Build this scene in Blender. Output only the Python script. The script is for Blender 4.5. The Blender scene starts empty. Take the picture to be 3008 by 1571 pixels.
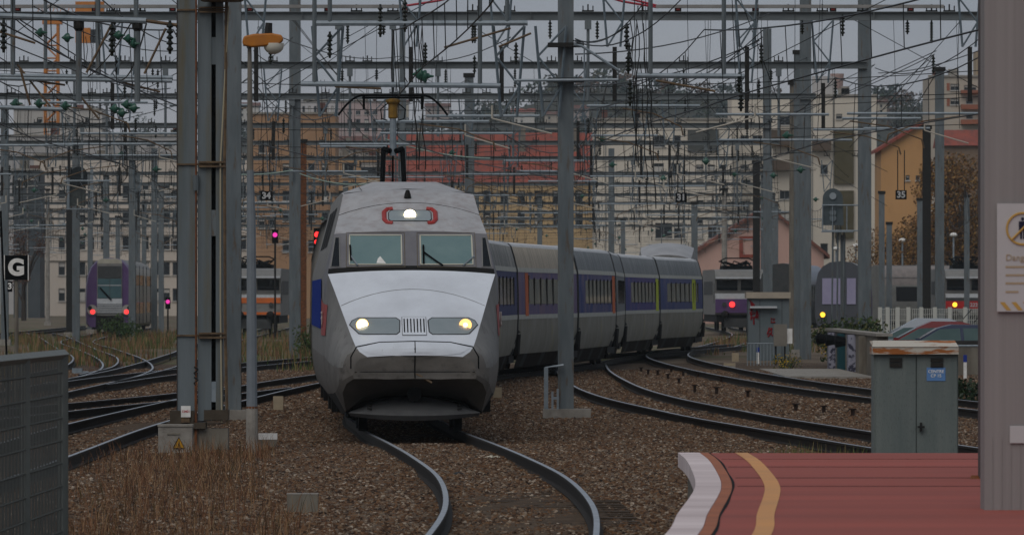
import bpy, bmesh, math, random
from mathutils import Vector, Matrix
from mathutils.bvhtree import BVHTree
R = random.Random(7)
scn = bpy.context.scene
C = scn.collection
# ---------------------------------------------------------------- camera
F, XC, YH, EYE = 22000.0, 1504.0, 868.0, 2.15      # lens in photo pixels, principal column, horizon row, eye height over the rails
cam = bpy.data.cameras.new('camera'); co = bpy.data.objects.new('camera', cam); C.objects.link(co)
co.location = (0, 0, EYE); co.rotation_euler = (math.pi/2, 0, 0)
cam.sensor_width = 36; cam.lens = 36*F/3008; cam.shift_y = (YH-785.5)/3008
cam.clip_start = 1; cam.clip_end = 9000
cam.dof.use_dof = True; cam.dof.focus_distance = 122; cam.dof.aperture_fstop = 13
scn.camera = co
# ---------------------------------------------------------------- sky, sun, exposure
w = bpy.data.worlds.new('World'); scn.world = w; w.use_nodes = True
nt = w.node_tree; bg = nt.nodes['Background']
sky = nt.nodes.new('ShaderNodeTexSky'); sky.sky_type = 'NISHITA'; sky.sun_disc = False
sky.sun_elevation = math.radians(50); sky.sun_rotation = math.radians(200); sky.dust_density = 4; sky.air_density = 1.5
hs = nt.nodes.new('ShaderNodeHueSaturation'); hs.inputs['Saturation'].default_value = .25
nt.links.new(sky.outputs[0], hs.inputs['Color'])
tc = nt.nodes.new('ShaderNodeTexCoord')
mp = nt.nodes.new('ShaderNodeMapping'); mp.inputs['Scale'].default_value = (3, 3, 14); nt.links.new(tc.outputs['Generated'], mp.inputs[0])
nz = nt.nodes.new('ShaderNodeTexNoise'); nz.inputs['Scale'].default_value = 2.2; nz.inputs['Detail'].default_value = 5
nt.links.new(mp.outputs[0], nz.inputs['Vector'])
cr = nt.nodes.new('ShaderNodeValToRGB'); cr.color_ramp.elements[0].position = .3; cr.color_ramp.elements[1].position = .7
cr.color_ramp.elements[0].color = (.74, .765, .81, 1); cr.color_ramp.elements[1].color = (1, 1, 1, 1)
sx = nt.nodes.new('ShaderNodeSeparateXYZ'); nt.links.new(tc.outputs['Generated'], sx.inputs[0])
el = nt.nodes.new('ShaderNodeMapRange'); el.inputs[1].default_value = .0; el.inputs[2].default_value = .045; nt.links.new(sx.outputs['Z'], el.inputs[0])
gm = nt.nodes.new('ShaderNodeMix'); gm.data_type = 'RGBA'; gm.inputs[6].default_value = (4.0, 3.83, 3.85, 1); gm.inputs[7].default_value = (2.85, 3.2, 3.72, 1); nt.links.new(el.outputs[0], gm.inputs[0])
ml = nt.nodes.new('ShaderNodeMix'); ml.data_type = 'RGBA'; ml.blend_type = 'MULTIPLY'; ml.inputs[0].default_value = 1; nt.links.new(gm.outputs[2], ml.inputs[6])
nt.links.new(nz.outputs[0], cr.inputs[0]); nt.links.new(cr.outputs[0], ml.inputs[7])
mx = nt.nodes.new('ShaderNodeMix'); mx.data_type = 'RGBA'; mx.inputs[0].default_value = .88
nt.links.new(hs.outputs[0], mx.inputs[6]); nt.links.new(ml.outputs[2], mx.inputs[7]); nt.links.new(mx.outputs[2], bg.inputs[0])
bg.inputs[1].default_value = .1
sl = bpy.data.lights.new('sun', 'SUN'); sl.energy = 1.1; sl.angle = math.radians(50); sl.color = (1, .96, .9)
so = bpy.data.objects.new('sun', sl); C.objects.link(so)
so.rotation_euler = (math.radians(40), 0, math.radians(-25))
scn.view_settings.view_transform = 'Standard'; scn.view_settings.look = 'None'
scn.view_settings.exposure = 0; scn.view_settings.gamma = 1
scn.cycles.max_bounces = 6; scn.cycles.volume_bounces = 1; scn.cycles.use_adaptive_sampling = True
# ---------------------------------------------------------------- helpers
def S(Y): return F/Y
def px(x, y, Y): return Vector(((x-XC)*Y/F, Y, EYE+(YH-y)*Y/F))
def pX(x, Y): return (x-XC)*Y/F
def pZ(y, Y): return EYE+(YH-y)*Y/F
def gY(y, z=-.2): return F*(EYE-z)/(y-YH)          # distance of a ground point seen in row y
class MB:
    def __init__(s): s.v = []; s.f = []; s.m = []
    def add(s, vs, fs, m=0):
        o = len(s.v); s.v += [tuple(v) for v in vs]; s.f += [tuple(i+o for i in f) for f in fs]; s.m += [m]*len(fs); return s
    def box(s, c, d, m=0, rz=0):
        x, y, z = d[0]/2, d[1]/2, d[2]/2; ca, sa = math.cos(rz), math.sin(rz)
        vs = []
        for k in ((-x,-y,-z),(x,-y,-z),(x,y,-z),(-x,y,-z),(-x,-y,z),(x,-y,z),(x,y,z),(-x,y,z)):
            vs.append((c[0]+k[0]*ca-k[1]*sa, c[1]+k[0]*sa+k[1]*ca, c[2]+k[2]))
        return s.add(vs, [(0,3,2,1),(4,5,6,7),(0,1,5,4),(1,2,6,5),(2,3,7,6),(3,0,4,7)], m)
    def b2(s, x0, x1, y0, y1, z0, z1, m=0): return s.box(((x0+x1)/2,(y0+y1)/2,(z0+z1)/2), (abs(x1-x0),abs(y1-y0),abs(z1-z0)), m)
    def tube(s, pts, r, n=6, m=0, cap=True):
        pts = [Vector(p) for p in pts]; rs = r if isinstance(r, (list, tuple)) else [r]*len(pts)
        rings = []; up = None
        for i, p in enumerate(pts):
            t = (pts[min(i+1, len(pts)-1)]-pts[max(i-1, 0)])
            if t.length < 1e-9: t = Vector((0,0,1))
            t.normalize()
            if up is None: up = Vector((0,0,1)) if abs(t.z) < .9 else Vector((1,0,0))
            a = t.cross(up).normalized(); b = a.cross(t); up = b
            rings.append([p+(a*math.cos(2*math.pi*k/n)+b*math.sin(2*math.pi*k/n))*rs[i] for k in range(n)])
        o = [v for q in rings for v in q]; fs = []
        for i in range(len(rings)-1):
            for k in range(n):
                fs.append((i*n+k, i*n+(k+1) % n, (i+1)*n+(k+1) % n, (i+1)*n+k))
        if cap: fs += [tuple(range(n))[::-1], tuple(range((len(rings)-1)*n, len(rings)*n))]
        return s.add(o, fs, m)
    def lathe(s, prof, n=10, c=(0,0,0), m=0, axis=2):
        o = []; fs = []
        for r, h in prof:
            for k in range(n):
                a = 2*math.pi*k/n; q = [r*math.cos(a), r*math.sin(a), h]
                if axis == 1: q = [q[0], q[2], q[1]]
                if axis == 0: q = [q[2], q[0], q[1]]
                o.append((q[0]+c[0], q[1]+c[1], q[2]+c[2]))
        for i in range(len(prof)-1):
            for k in range(n): fs.append((i*n+k, i*n+(k+1) % n, (i+1)*n+(k+1) % n, (i+1)*n+k))
        fs += [tuple(range(n))[::-1], tuple(range((len(prof)-1)*n, len(prof)*n))]
        return s.add(o, fs, m)
    def ext(s, poly, h0, h1, axis='y', m=0):       # polygon in (a,b) pushed along an axis
        n = len(poly)
        def P(a, b, h): return (a, h, b) if axis == 'y' else ((h, a, b) if axis == 'x' else (a, b, h))
        vs = [P(a, b, h0) for a, b in poly]+[P(a, b, h1) for a, b in poly]
        return s.add(vs, [tuple(range(n)), tuple(range(n, 2*n))[::-1]]+[(i, i+n, (i+1) % n+n, (i+1) % n) for i in range(n)], m)
    def mesh(s, name, mats, smooth=False, ang=30):
        me = bpy.data.meshes.new(name); me.from_pydata(s.v, [], s.f)
        mats = mats if isinstance(mats, (list, tuple)) else [mats]
        for a in mats: me.materials.append(a)
        if len(mats) > 1: me.polygons.foreach_set('material_index', s.m)
        me.update()
        if smooth:
            b = bmesh.new(); b.from_mesh(me); bmesh.ops.recalc_face_normals(b, faces=b.faces)
            for f in b.faces: f.smooth = True
            for e in b.edges:
                if len(e.link_faces) == 2 and e.calc_face_angle(0) > math.radians(ang): e.smooth = False
            b.to_mesh(me); b.free()
        return me
    def build(s, name, mats, parent=None, smooth=False, ang=30, loc=None):
        return link(name, s.mesh(name, mats, smooth, ang), parent, loc)
def link(name, me, parent=None, loc=None, rz=0):
    o = bpy.data.objects.new(name, me); C.objects.link(o)
    if parent is not None: o.parent = parent
    if loc is not None: o.location = loc
    if rz: o.rotation_euler[2] = rz
    return o
def tag(o, label=None, cat=None, group=None, kind=None):
    if label: o['label'] = label
    if cat: o['category'] = cat
    if group: o['group'] = group
    if kind: o['kind'] = kind
    return o
def thing(name, label, cat, loc=(0,0,0), rz=0, group=None):
    o = bpy.data.objects.new(name, None); C.objects.link(o); o.location = loc; o.rotation_euler[2] = rz
    o.empty_display_size = .2
    return tag(o, label, cat, group)
def struct(o): o['kind'] = 'structure'; return o
def text(name, s, size, mt, parent, loc, rot=(math.pi/2,0,0), off=0.0, ext=.002, align='CENTER'):
    cu = bpy.data.curves.new(name, 'FONT'); cu.body = s; cu.size = size; cu.align_x = align; cu.align_y = 'CENTER'; cu.offset = off; cu.extrude = ext
    cu.materials.append(mt)
    o = bpy.data.objects.new(name, cu); C.objects.link(o); o.location = loc; o.rotation_euler = rot
    if parent is not None: o.parent = parent
    return o
_M = {}
def mat(name, col, col2=None, sc=3, rough=.7, metal=0, bump=0, bsc=30, emis=None, stretch=(1,1,1), lo=.35, hi=.65, spec=.5, col3=None, sc3=20, f3=(.6,.75), var=0):
    if name in _M: return _M[name]
    def tone(c): return None if c is None else tuple(.6*(v/.6)**1.38 for v in c)     # contrast curve on base colours, dark tones lowered most
    if not emis: col, col2, col3, spec = tone(col), tone(col2), tone(col3), spec*.6
    m = bpy.data.materials.new(name); m.use_nodes = True; t = m.node_tree; p = t.nodes['Principled BSDF']; _M[name] = m
    p.inputs['Roughness'].default_value = rough; p.inputs['Metallic'].default_value = metal
    p.inputs['Base Color'].default_value = (*col, 1); p.inputs['Specular IOR Level'].default_value = spec
    if emis: p.inputs['Emission Color'].default_value = (*emis[0], 1); p.inputs['Emission Strength'].default_value = emis[1]
    tcn = mpn = None
    if col2 or bump or col3:
        tcn = t.nodes.new('ShaderNodeTexCoord'); mpn = t.nodes.new('ShaderNodeMapping'); mpn.inputs['Scale'].default_value = stretch
        t.links.new(tcn.outputs['Object'], mpn.inputs[0])
    out = None
    def noise(scale, det=6):
        n = t.nodes.new('ShaderNodeTexNoise'); n.inputs['Scale'].default_value = scale; n.inputs['Detail'].default_value = det; n.inputs['Roughness'].default_value = .62
        t.links.new(mpn.outputs[0], n.inputs['Vector']); return n
    if col2:
        n = noise(sc); r = t.nodes.new('ShaderNodeValToRGB'); r.color_ramp.elements[0].position = lo; r.color_ramp.elements[1].position = hi
        r.color_ramp.elements[0].color = (*col, 1); r.color_ramp.elements[1].color = (*col2, 1)
        t.links.new(n.outputs[0], r.inputs[0]); out = r.outputs[0]
    if col3:
        n = noise(sc3); r = t.nodes.new('ShaderNodeMapRange'); r.inputs[1].default_value = f3[0]; r.inputs[2].default_value = f3[1]
        t.links.new(n.outputs[0], r.inputs[0]); x = t.nodes.new('ShaderNodeMix'); x.data_type = 'RGBA'; t.links.new(r.outputs[0], x.inputs[0])
        if out: t.links.new(out, x.inputs[6])
        else: x.inputs[6].default_value = (*col, 1)
        x.inputs[7].default_value = (*col3, 1); out = x.outputs[2]
    if var:
        oi = t.nodes.new('ShaderNodeObjectInfo'); h = t.nodes.new('ShaderNodeHueSaturation'); r = t.nodes.new('ShaderNodeMapRange')
        r.inputs[3].default_value = 1-var; r.inputs[4].default_value = 1+var; t.links.new(oi.outputs['Random'], r.inputs[0]); t.links.new(r.outputs[0], h.inputs['Value'])
        if out: t.links.new(out, h.inputs['Color'])
        else: h.inputs['Color'].default_value = (*col, 1)
        out = h.outputs[0]
    if out: t.links.new(out, p.inputs['Base Color'])
    if bump:
        n = noise(bsc, 8); b = t.nodes.new('ShaderNodeBump'); b.inputs['Strength'].default_value = bump; b.inputs['Distance'].default_value = .03
        t.links.new(n.outputs[0], b.inputs['Height']); t.links.new(b.outputs[0], p.inputs['Normal'])
    return m
def crom(pts, step=2.0):                              # Catmull-Rom through plan points sorted by distance, returns dense (x,y)
    P = [Vector((*p, 0)) for p in pts]; P = [P[0]*2-P[1]]+P+[P[-1]*2-P[-2]]; out = []
    for i in range(1, len(P)-2):
        a, b, c, d = P[i-1:i+3]; n = max(1, int((c-b).length/step))
        for k in range(n):
            t = k/n
            out.append(.5*((2*b)+(c-a)*t+(2*a-5*b+4*c-d)*t*t+(3*b-a-3*c+d)*t**3))
    out.append(P[-2]); return [(p.x, p.y) for p in out]
def Xat(path, Y):
    for (x0, y0), (x1, y1) in zip(path, path[1:]):
        if y0 <= Y <= y1: return x0+(x1-x0)*(Y-y0)/max(1e-6, y1-y0)
    return None
# ---------------------------------------------------------------- materials
steel = mat('post_steel', (.15,.17,.18), (.205,.225,.235), sc=1.5, rough=.55, bump=.15, bsc=60, stretch=(3,3,.5), col3=(.16,.12,.085), sc3=4, f3=(.56,.72))
beamm = mat('beam_steel', (.15,.165,.17), (.22,.235,.24), sc=1.2, rough=.6, stretch=(.5,2,2), col3=(.13,.09,.05), sc3=3, f3=(.6,.8), var=.2)
galv = mat('galvanised_tube', (.25,.285,.31), (.32,.35,.375), sc=6, rough=.5, metal=.2)
darkm = mat('dark_iron', (.02,.022,.022), (.045,.04,.035), sc=20, rough=.6)
wirem = mat('copper_wire_weathered', (.022,.026,.026), rough=.5)
rustm = mat('rust', (.26,.12,.055), (.14,.075,.045), sc=14, rough=.85, bump=.3)
rustarm = mat('rusty_tube', (.22,.16,.10), (.13,.095,.07), sc=8, rough=.7)
porc = mat('insulator_dark', (.025,.035,.028), (.05,.05,.04), sc=10, rough=.25)
green_glass = mat('insulator_green_glass', (.05,.125,.095), (.075,.16,.125), sc=9, rough=.12)
conc = mat('concrete', (.28,.26,.235), (.37,.35,.32), sc=3, rough=.9, bump=.3, bsc=30, col3=(.11,.09,.075), sc3=4, f3=(.55,.8))
concd = mat('concrete_dirty', (.19,.17,.145), (.27,.25,.215), sc=3, rough=.9, bump=.3, bsc=30, stretch=(1,1,.3))
white = mat('white_paint', (.75,.74,.72), (.62,.6,.57), sc=6, rough=.55)
black = mat('black_paint', (.012,.014,.016), rough=.8, spec=.15)
red_on = mat('red_lamp_lit', (.6,.02,.02), emis=((1,.03,.03), 2.2))
glassd = mat('dark_glass', (.02,.025,.03), rough=.08)
# ================================================================ ground, ballast, tracks
ballm = mat('ballast_ground', (.06,.036,.02), (.115,.075,.046), sc=.35, rough=.95, bump=1.0, bsc=16, col3=(.24,.19,.14), sc3=13, f3=(.5,.62))
g = MB(); g.add([(-2600,-60,-.24),(2600,-60,-.24),(2600,5200,-.24),(-2600,5200,-.24)], [(0,1,2,3)])
struct(g.build('ground', mat('yard_ground', (.12,.088,.06), (.24,.195,.145), sc=.5, rough=.95, bump=.8, bsc=6, col3=(.13,.135,.06), sc3=.13, f3=(.5,.6), stretch=(1,.35,1))))
# ballast sheet with slight undulation over the near yard
bm_ = MB(); nx, ny = 60, 110
def gz(x, y):
    return -.20+.025*math.sin(x*.9+y*.13)*math.sin(y*.31+1.3*x)+.02*math.sin(y*.07-x*.4)
for j in range(ny+1):
    yy = 52+j*(260-52)/ny
    for i in range(nx+1):
        xx = (-1+2*i/nx)*(.085*yy+2.5); bm_.v.append((xx, yy, gz(xx, yy)))
for j in range(ny):
    for i in range(nx):
        a = j*(nx+1)+i; bm_.f.append((a, a+1, a+nx+2, a+nx+1)); bm_.m.append(0)
ballast = struct(bm_.build('ballast_bed', ballm, smooth=True))
stm = mat('ballast_stone', (.10,.06,.035), rough=.9, var=0)
def stone_material():
    m = stm; t = m.node_tree; p = t.nodes['Principled BSDF']; oi = t.nodes.new('ShaderNodeObjectInfo'); r = t.nodes.new('ShaderNodeValToRGB')
    e = r.color_ramp.elements; e[0].color = (.018,.011,.007,1); e[1].color = (.34,.28,.22,1); e[1].position = 1
    for pos, c in ((.3,(.075,.036,.017,1)),(.55,(.14,.072,.033,1)),(.75,(.095,.072,.055,1)),(.92,(.19,.135,.088,1))):
        q = e.new(pos); q.color = c
    t.links.new(oi.outputs['Random'], r.inputs[0]); t.links.new(r.outputs[0], p.inputs['Base Color'])
stone_material()
stones = bpy.data.collections.new('stone_shapes')
for k in range(6):
    b = bmesh.new(); bmesh.ops.create_icosphere(b, subdivisions=1, radius=.034)
    for v in b.verts:
        v.co *= R.uniform(.65, 1.25); v.co.z *= .75
    me = bpy.data.meshes.new('stone'); b.to_mesh(me); b.free(); me.materials.append(stm)
    stones.objects.link(bpy.data.objects.new('stone', me))
def scatter(name, verts, faces, density, coll, smin, smax, seed, label, cat):
    me = bpy.data.meshes.new(name); me.from_pydata(verts, [], faces); me.update()
    ob = bpy.data.objects.new(name, me); C.objects.link(ob); tag(ob, label, cat, kind='stuff')
    t = bpy.data.node_groups.new(name+'_scatter', 'GeometryNodeTree')
    t.interface.new_socket('Geometry', in_out='INPUT', socket_type='NodeSocketGeometry'); t.interface.new_socket('Geometry', in_out='OUTPUT', socket_type='NodeSocketGeometry')
    N = t.nodes.new; gi = N('NodeGroupInput'); go = N('NodeGroupOutput'); d = N('GeometryNodeDistributePointsOnFaces'); d.inputs['Density'].default_value = density; d.inputs['Seed'].default_value = seed
    ci = N('GeometryNodeCollectionInfo'); ci.inputs['Collection'].default_value = coll; ci.inputs['Separate Children'].default_value = True; ci.inputs['Reset Children'].default_value = True
    ip = N('GeometryNodeInstanceOnPoints'); ip.inputs['Pick Instance'].default_value = True
    rv = N('FunctionNodeRandomValue'); rv.data_type = 'FLOAT_VECTOR'; rv.inputs[0].default_value = (0,0,0); rv.inputs[1].default_value = (6.28,6.28,6.28)
    rs = N('FunctionNodeRandomValue'); rs.data_type = 'FLOAT'; rs.inputs[2].default_value = smin; rs.inputs[3].default_value = smax
    L = t.links.new; L(gi.outputs[0], d.inputs['Mesh']); L(d.outputs['Points'], ip.inputs['Points']); L(ci.outputs[0], ip.inputs['Instance'])
    L(rv.outputs[0], ip.inputs['Rotation']); L(rs.outputs[1], ip.inputs['Scale']); L(ip.outputs[0], go.inputs[0])
    md = ob.modifiers.new('scatter', 'NODES'); md.node_group = t
    return ob
vs = []; fs = []
for j in range(22):
    yy = 60+j*(140-60)/21
    hw = .0705*yy+.4
    for i in range(13):
        xx = (-1+2*i/12)*hw; vs.append((xx, yy, gz(xx, yy)+.008))
for j in range(21):
    for i in range(12):
        a = j*13+i; fs.append((a, a+1, a+14, a+13))
scatter('ballast_stones', vs, fs, 330, stones, .55, 1.35, 3, 'loose brown and grey ballast stones covering the ground between the tracks', 'ballast')
vs = []; fs = []
for j in range(26):
    yy = 140+j*(232-140)/25
    for i in range(13):
        xx = (-1+2*i/12)*(.0705*yy+.4); vs.append((xx, yy, gz(xx, yy)+.008))
for j in range(25):
    for i in range(12):
        a = j*13+i; fs.append((a, a+1, a+14, a+13))
scatter('distant_ballast_stones', vs, fs, 115, stones, .9, 1.8, 5, 'coarse ballast stones farther back between the tracks', 'ballast')

railside = mat('rail_side', (.026,.02,.015), (.045,.033,.022), sc=8, rough=.8)
railtop = mat('rail_running_surface', (.52,.54,.57), (.36,.375,.395), sc=3, rough=.3, metal=.85)
sleepm = mat('sleeper_wood', (.075,.055,.038), (.12,.09,.065), sc=5, rough=.9, stretch=(.3,4,1), bump=.4, bsc=20)
PROF = [(-.07,-.17),(.07,-.17),(.07,-.155),(.012,-.14),(.012,-.045),(.036,-.035),(.036,-.006),(.028,0),(-.028,0),(-.036,-.006),(-.036,-.035),(-.012,-.045),(-.012,-.14),(-.07,-.155)]
def rail(path, off, parent, step=1):
    mb = MB(); n = len(PROF); P = path
    for i, (x, y) in enumerate(P):
        a = P[max(0, i-1)]; b = P[min(len(P)-1, i+1)]; tx, ty = b[0]-a[0], b[1]-a[1]; l = math.hypot(tx, ty); nxx, nyy = ty/l, -tx/l
        for u, z in PROF: mb.v.append((x+nxx*(off+u), y+nyy*(off+u), z))
    for i in range(len(P)-1):
        for k in range(n):
            mb.f.append((i*n+k, i*n+(k+1) % n, (i+1)*n+(k+1) % n, (i+1)*n+k)); mb.m.append(1 if k == 7 else 0)
    return mb.build('rail', [railside, railtop], parent, smooth=True, ang=25)
sl_me = MB().box((0,0,-.235), (2.5,.24,.1)).mesh('sleeper', sleepm)
def track(name, pts, label, sleepers=None):
    path = crom(pts, 1.6)
    t = tag(thing(name, label, 'track'), kind='structure')
    rail(path, -.755, t); rail(path, .755, t)
    if sleepers:
        db = MB(); P = [p for p in path if p[1] < sleepers[1]+8]; us = [-1.15,-.95,-.8,-.6,-.3,0,.3,.6,.8,.95,1.15]; nu = len(us)
        for i, (x, y) in enumerate(P):
            a = P[max(0,i-1)]; b = P[min(len(P)-1,i+1)]; l = math.hypot(b[0]-a[0], b[1]-a[1]); ex, ey = (b[1]-a[1])/l, -(b[0]-a[0])/l
            for u in us: db.v.append((x+ex*u, y+ey*u, (-.182 if abs(u) < 1 else -.24)+R.uniform(-.014,.014)))
        for i in range(len(P)-1):
            for k in range(nu-1): db.f.append((i*nu+k, i*nu+k+1, (i+1)*nu+k+1, (i+1)*nu+k)); db.m.append(0)
        db.build('dirt_strip', mat('track_dirt', (.115,.08,.05), (.165,.12,.078), sc=2.5, rough=.95, bump=.8, bsc=25, col3=(.075,.05,.03), sc3=14, f3=(.5,.65)), t, True)
    if sleepers:
        acc = 0; s0, s1 = sleepers
        for (x0, y0), (x1, y1) in zip(path, path[1:]):
            d = math.hypot(x1-x0, y1-y0); 
            while acc < d:
                yy = y0+(y1-y0)*acc/d; xx = x0+(x1-x0)*acc/d
                if s0 < yy < s1: link('sleeper', sl_me, t, (xx, yy, R.uniform(-.008,.01)), -math.atan2(x1-x0, y1-y0)+R.uniform(-.02,.02))
                acc += .62
            acc -= d
    return path
MAIN = track('railway_track', [(-1.25,42),(-.55,50.4),(-.19,59.8),(0,67.3),(.07,77.3),(-.12,88.9),(-.58,100.2),(-1.05,109.5),(-1.52,118),(-1.85,126),(-2.3,138),(-2.5,160),(-2.15,179),(-1.29,200),(.4,218),(1.75,235),(2.6,254),(3.95,272.5),(6.0,291.5),(8.3,313),(12.5,352),(16,390),(18.3,425),(21,480),(24,560)], 'curving railway track on brown ballast that the silver train runs on', (58,119))
TRA = track('railway_track', [(11.2,52),(9,70),(7.2,90),(5.85,106),(4.9,119),(3.95,132.5),(3.45,142),(2.75,157),(2.3,174),(2.1,195),(2.05,215),(2.2,238)], 'railway track curving past the right of the steel post towards the platform', (96,150))
TRB = track('railway_track', [(16,80),(11.5,115),(9.6,140),(8.2,160),(7.0,184),(6.1,212),(5.55,245),(5.6,270),(6.4,296)], 'railway track beside the row of rusty stubs and the graffiti wall', (118,190))
L1 = track('railway_track', [(-6.7,60),(-6.7,100),(-6.7,126),(-6.17,159),(-5.55,184),(-4.65,204),(-3.2,230),(-1.2,262),(1.2,300),(3,340),(4.5,400),(5,480)], 'railway track left of the silver train passing behind the tall lamp post', (97,170))
L2 = track('railway_track', [(-10.6,60),(-10.6,100),(-10.65,140),(-10.7,168),(-10.75,195),(-10.95,226),(-12,280),(-13.5,340),(-14.8,431),(-16,520)], 'railway track leading back to the orange striped locomotive')
L3 = track('railway_track', [(-10.72,188),(-10.9,206),(-11.6,226),(-13.4,256),(-16.6,300),(-20.6,355),(-23.2,431),(-24.6,485),(-25.5,520)], 'railway track leading back to the purple double deck train')
track('railway_track', [(-10.6,182),(-9.9,205),(-8.2,235),(-5.8,270),(-3,310),(-1,350),(0,420)], 'crossover track curving right between the left hand tracks')
track('railway_track', [(-12.6,205),(-12.9,228),(-14.6,262),(-17.4,300),(-21.0,350),(-24.6,400),(-27.2,431)], 'switch track running parallel to the double deck train track')
track('railway_track', [(-10.62,108),(-10.25,121),(-8.75,143),(-7.05,161),(-5.95,176)], 'turnout track linking the two left hand tracks in front of the column')
L5 = track('railway_track', [(-33,250),(-29,330),(-28.6,431),(-30,540)], 'outer left railway track half hidden in weeds')
T3 = track('railway_track', [(8.6,316),(9.6,335),(11.2,370),(12.8,410),(13.6,449),(14.2,520)], 'railway track under the purple and grey locomotive')
T5 = track('railway_track', [(19,250),(21,340),(24,400),(27,445),(30,520)], 'railway track under the red and grey locomotive')
CATS = [(MAIN,'silver train'),(TRA,'right hand platform'),(TRB,'graffiti wall'),(L1,'tall lamp post'),(L2,'orange striped locomotive'),(L3,'purple double deck train'),(L5,'weedy outer left'),(T3,'purple and grey locomotive'),(T5,'red and grey locomotive')]
# ================================================================ platform
def arc_edge(pts): return crom(pts, .8)
ed = arc_edge([(.45,40),(1.03,50.4),(1.22,55.2),(1.42,59.8),(1.54,63),(1.62,66.6),(1.70,72.7),(1.70,76.7)])
pave = mat('platform_red_asphalt', (.40,.142,.115), (.31,.12,.10), sc=.5, rough=.85, bump=.15, bsc=60, stretch=(.25,1.4,1), lo=.35, hi=.65, col3=(.29,.125,.11), sc3=2.2, f3=(.58,.8))
edgew = mat('platform_white_edge', (.66,.585,.58), (.52,.45,.445), sc=.7, rough=.8, stretch=(.3,1,1))
brick = mat('platform_orange_band', (.42,.19,.11), (.34,.16,.10), sc=1.2, rough=.85)
yel = mat('platform_ochre_line', (.62,.36,.17), (.54,.33,.18), sc=.6, rough=.8)
pf = thing('platform', 'red platform end with pale edge and ochre safety line', 'platform', (0,0,0)); pf['kind'] = 'structure'
def band(a, b, z0, z1, m, name):
    mb = MB()
    n = len(ed)
    for x, y in ed:
        xb = b if b is not None else 14-x
        mb.v += [(x+a, y, z0), (x+a, y, z1), (x+xb, y, z1), (x+xb, y, z0)]
    for i in range(n-1):
        for k in range(3):
            mb.f.append((i*4+k, (i+1)*4+k, (i+1)*4+k+1, i*4+k+1)); mb.m.append(0)
    mb.f.append((n*4-4, n*4-3, n*4-2, n*4-1)); mb.f.append((3,2,1,0)); mb.m += [0,0]
    return mb.build(name, m, pf)
band(.12, None, -.24, .54, pave, 'paving')
band(.1, .19, -.24, .46, concd, 'retaining_wall')
# edge stones, each its own slab
for i in range(0, len(ed)-1, 3):
    j = min(i+3, len(ed)-1); mb = MB(); seg = ed[i:j+1]; n = len(seg)
    for q, (x, y) in enumerate(seg):
        yy = y+(.012 if q == 0 else (-.012 if q == n-1 else 0)); mb.v += [(x, yy, .40),(x, yy, .546),(x+.22, yy, .546),(x+.22, yy, .40)]
    for q in range(n-1):
        for k in range(3): mb.f.append((q*4+k, q*4+4+k, q*4+5+k, q*4+k+1)); mb.m.append(0)
    mb.f += [(0,1,2,3), (n*4-1,n*4-2,n*4-3,n*4-4)]; mb.m += [0,0]
    mb.build('edge_slab', edgew, pf)
    mb = MB()
    for q, (x, y) in enumerate(seg):
        yy = y+(.012 if q == 0 else (-.012 if q == n-1 else 0)); mb.v += [(x+.225, yy, .5),(x+.225, yy, .5455),(x+.31, yy, .5455),(x+.31, yy, .5)]
    for q in range(n-1):
        for k in range(3): mb.f.append((q*4+k, q*4+4+k, q*4+5+k, q*4+k+1)); mb.m.append(0)
    mb.f += [(0,1,2,3), (n*4-1,n*4-2,n*4-3,n*4-4)]; mb.m += [0,0]
    mb.build('border_slab', brick, pf)
mb = MB()
for x, y in ed: mb.v += [(x+.585, y, .5445),(x+.715, y, .5445)]
for i in range(len(ed)-1): mb.f.append((i*2, i*2+1, i*2+3, i*2+2)); mb.m.append(0)
mb.build('safety_line', yel, pf)
mb = MB()
for x, y in ed: mb.v += [(x+.312, y, .5435),(x+.33+.006*math.sin(y*.9), y, .5435)]
for i in range(len(ed)-1): mb.f.append((i*2, i*2+1, i*2+3, i*2+2)); mb.m.append(0)
mb.build('paving_crack', black, pf)
mb = MB()
for y in (63.3, 66.2, 70.4, 73.8): mb.b2(Xat(ed,y)+.36, 13.5, y, y+.04, .54, .5432)
mb.build('paving_seam', mat('seam_red', (.10,.035,.03), rough=.9), pf)
# ================================================================ high speed train
hoodm = mat('train_hood_silver_white', (.66,.68,.715), (.58,.595,.625), sc=1.1, rough=.5, col3=(.42,.41,.41), sc3=34, f3=(.66,.74), stretch=(1,1,.7), spec=.4)
silver = mat('train_silver', (.25,.245,.24), (.30,.295,.285), sc=2.5, rough=.6, col3=(.13,.115,.105), sc3=7, f3=(.55,.8), stretch=(1,1,.6), spec=.2)
silvr = mat('train_roof_silver', (.40,.395,.40), (.46,.455,.46), sc=2.5, rough=.5, col3=(.345,.315,.31), sc3=6, f3=(.46,.75), stretch=(1,1,.35))
lowm = mat('train_lower_grey', (.175,.163,.15), (.22,.205,.19), sc=3, rough=.6, col3=(.07,.06,.05), sc3=5, f3=(.55,.8))  # grime, plus some shade put into the grey of the lower faces
under = mat('train_underside', (.012,.011,.01), (.022,.019,.016), sc=6, rough=.8)
lipm = mat('train_plough', (.12,.12,.122), (.15,.15,.15), sc=6, rough=.45)
teal = mat('windscreen_glass', (.20,.275,.28), (.23,.305,.305), sc=2, rough=.15, spec=.5)
blue = mat('train_blue', (.035,.075,.30), (.045,.085,.31), sc=3, rough=.8, spec=.05)
frame_c = mat('window_frame_cream', (.55,.53,.46), rough=.5)
redp = mat('red_paint', (.42,.07,.06), (.36,.07,.065), sc=5, rough=.5)
lensm = mat('lamp_lens_grey', (.29,.325,.335), (.32,.35,.36), sc=3, rough=.15)
lamp_w = mat('headlamp_white_lit', (1,.9,.7), emis=((1,.86,.55), 6))
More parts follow.
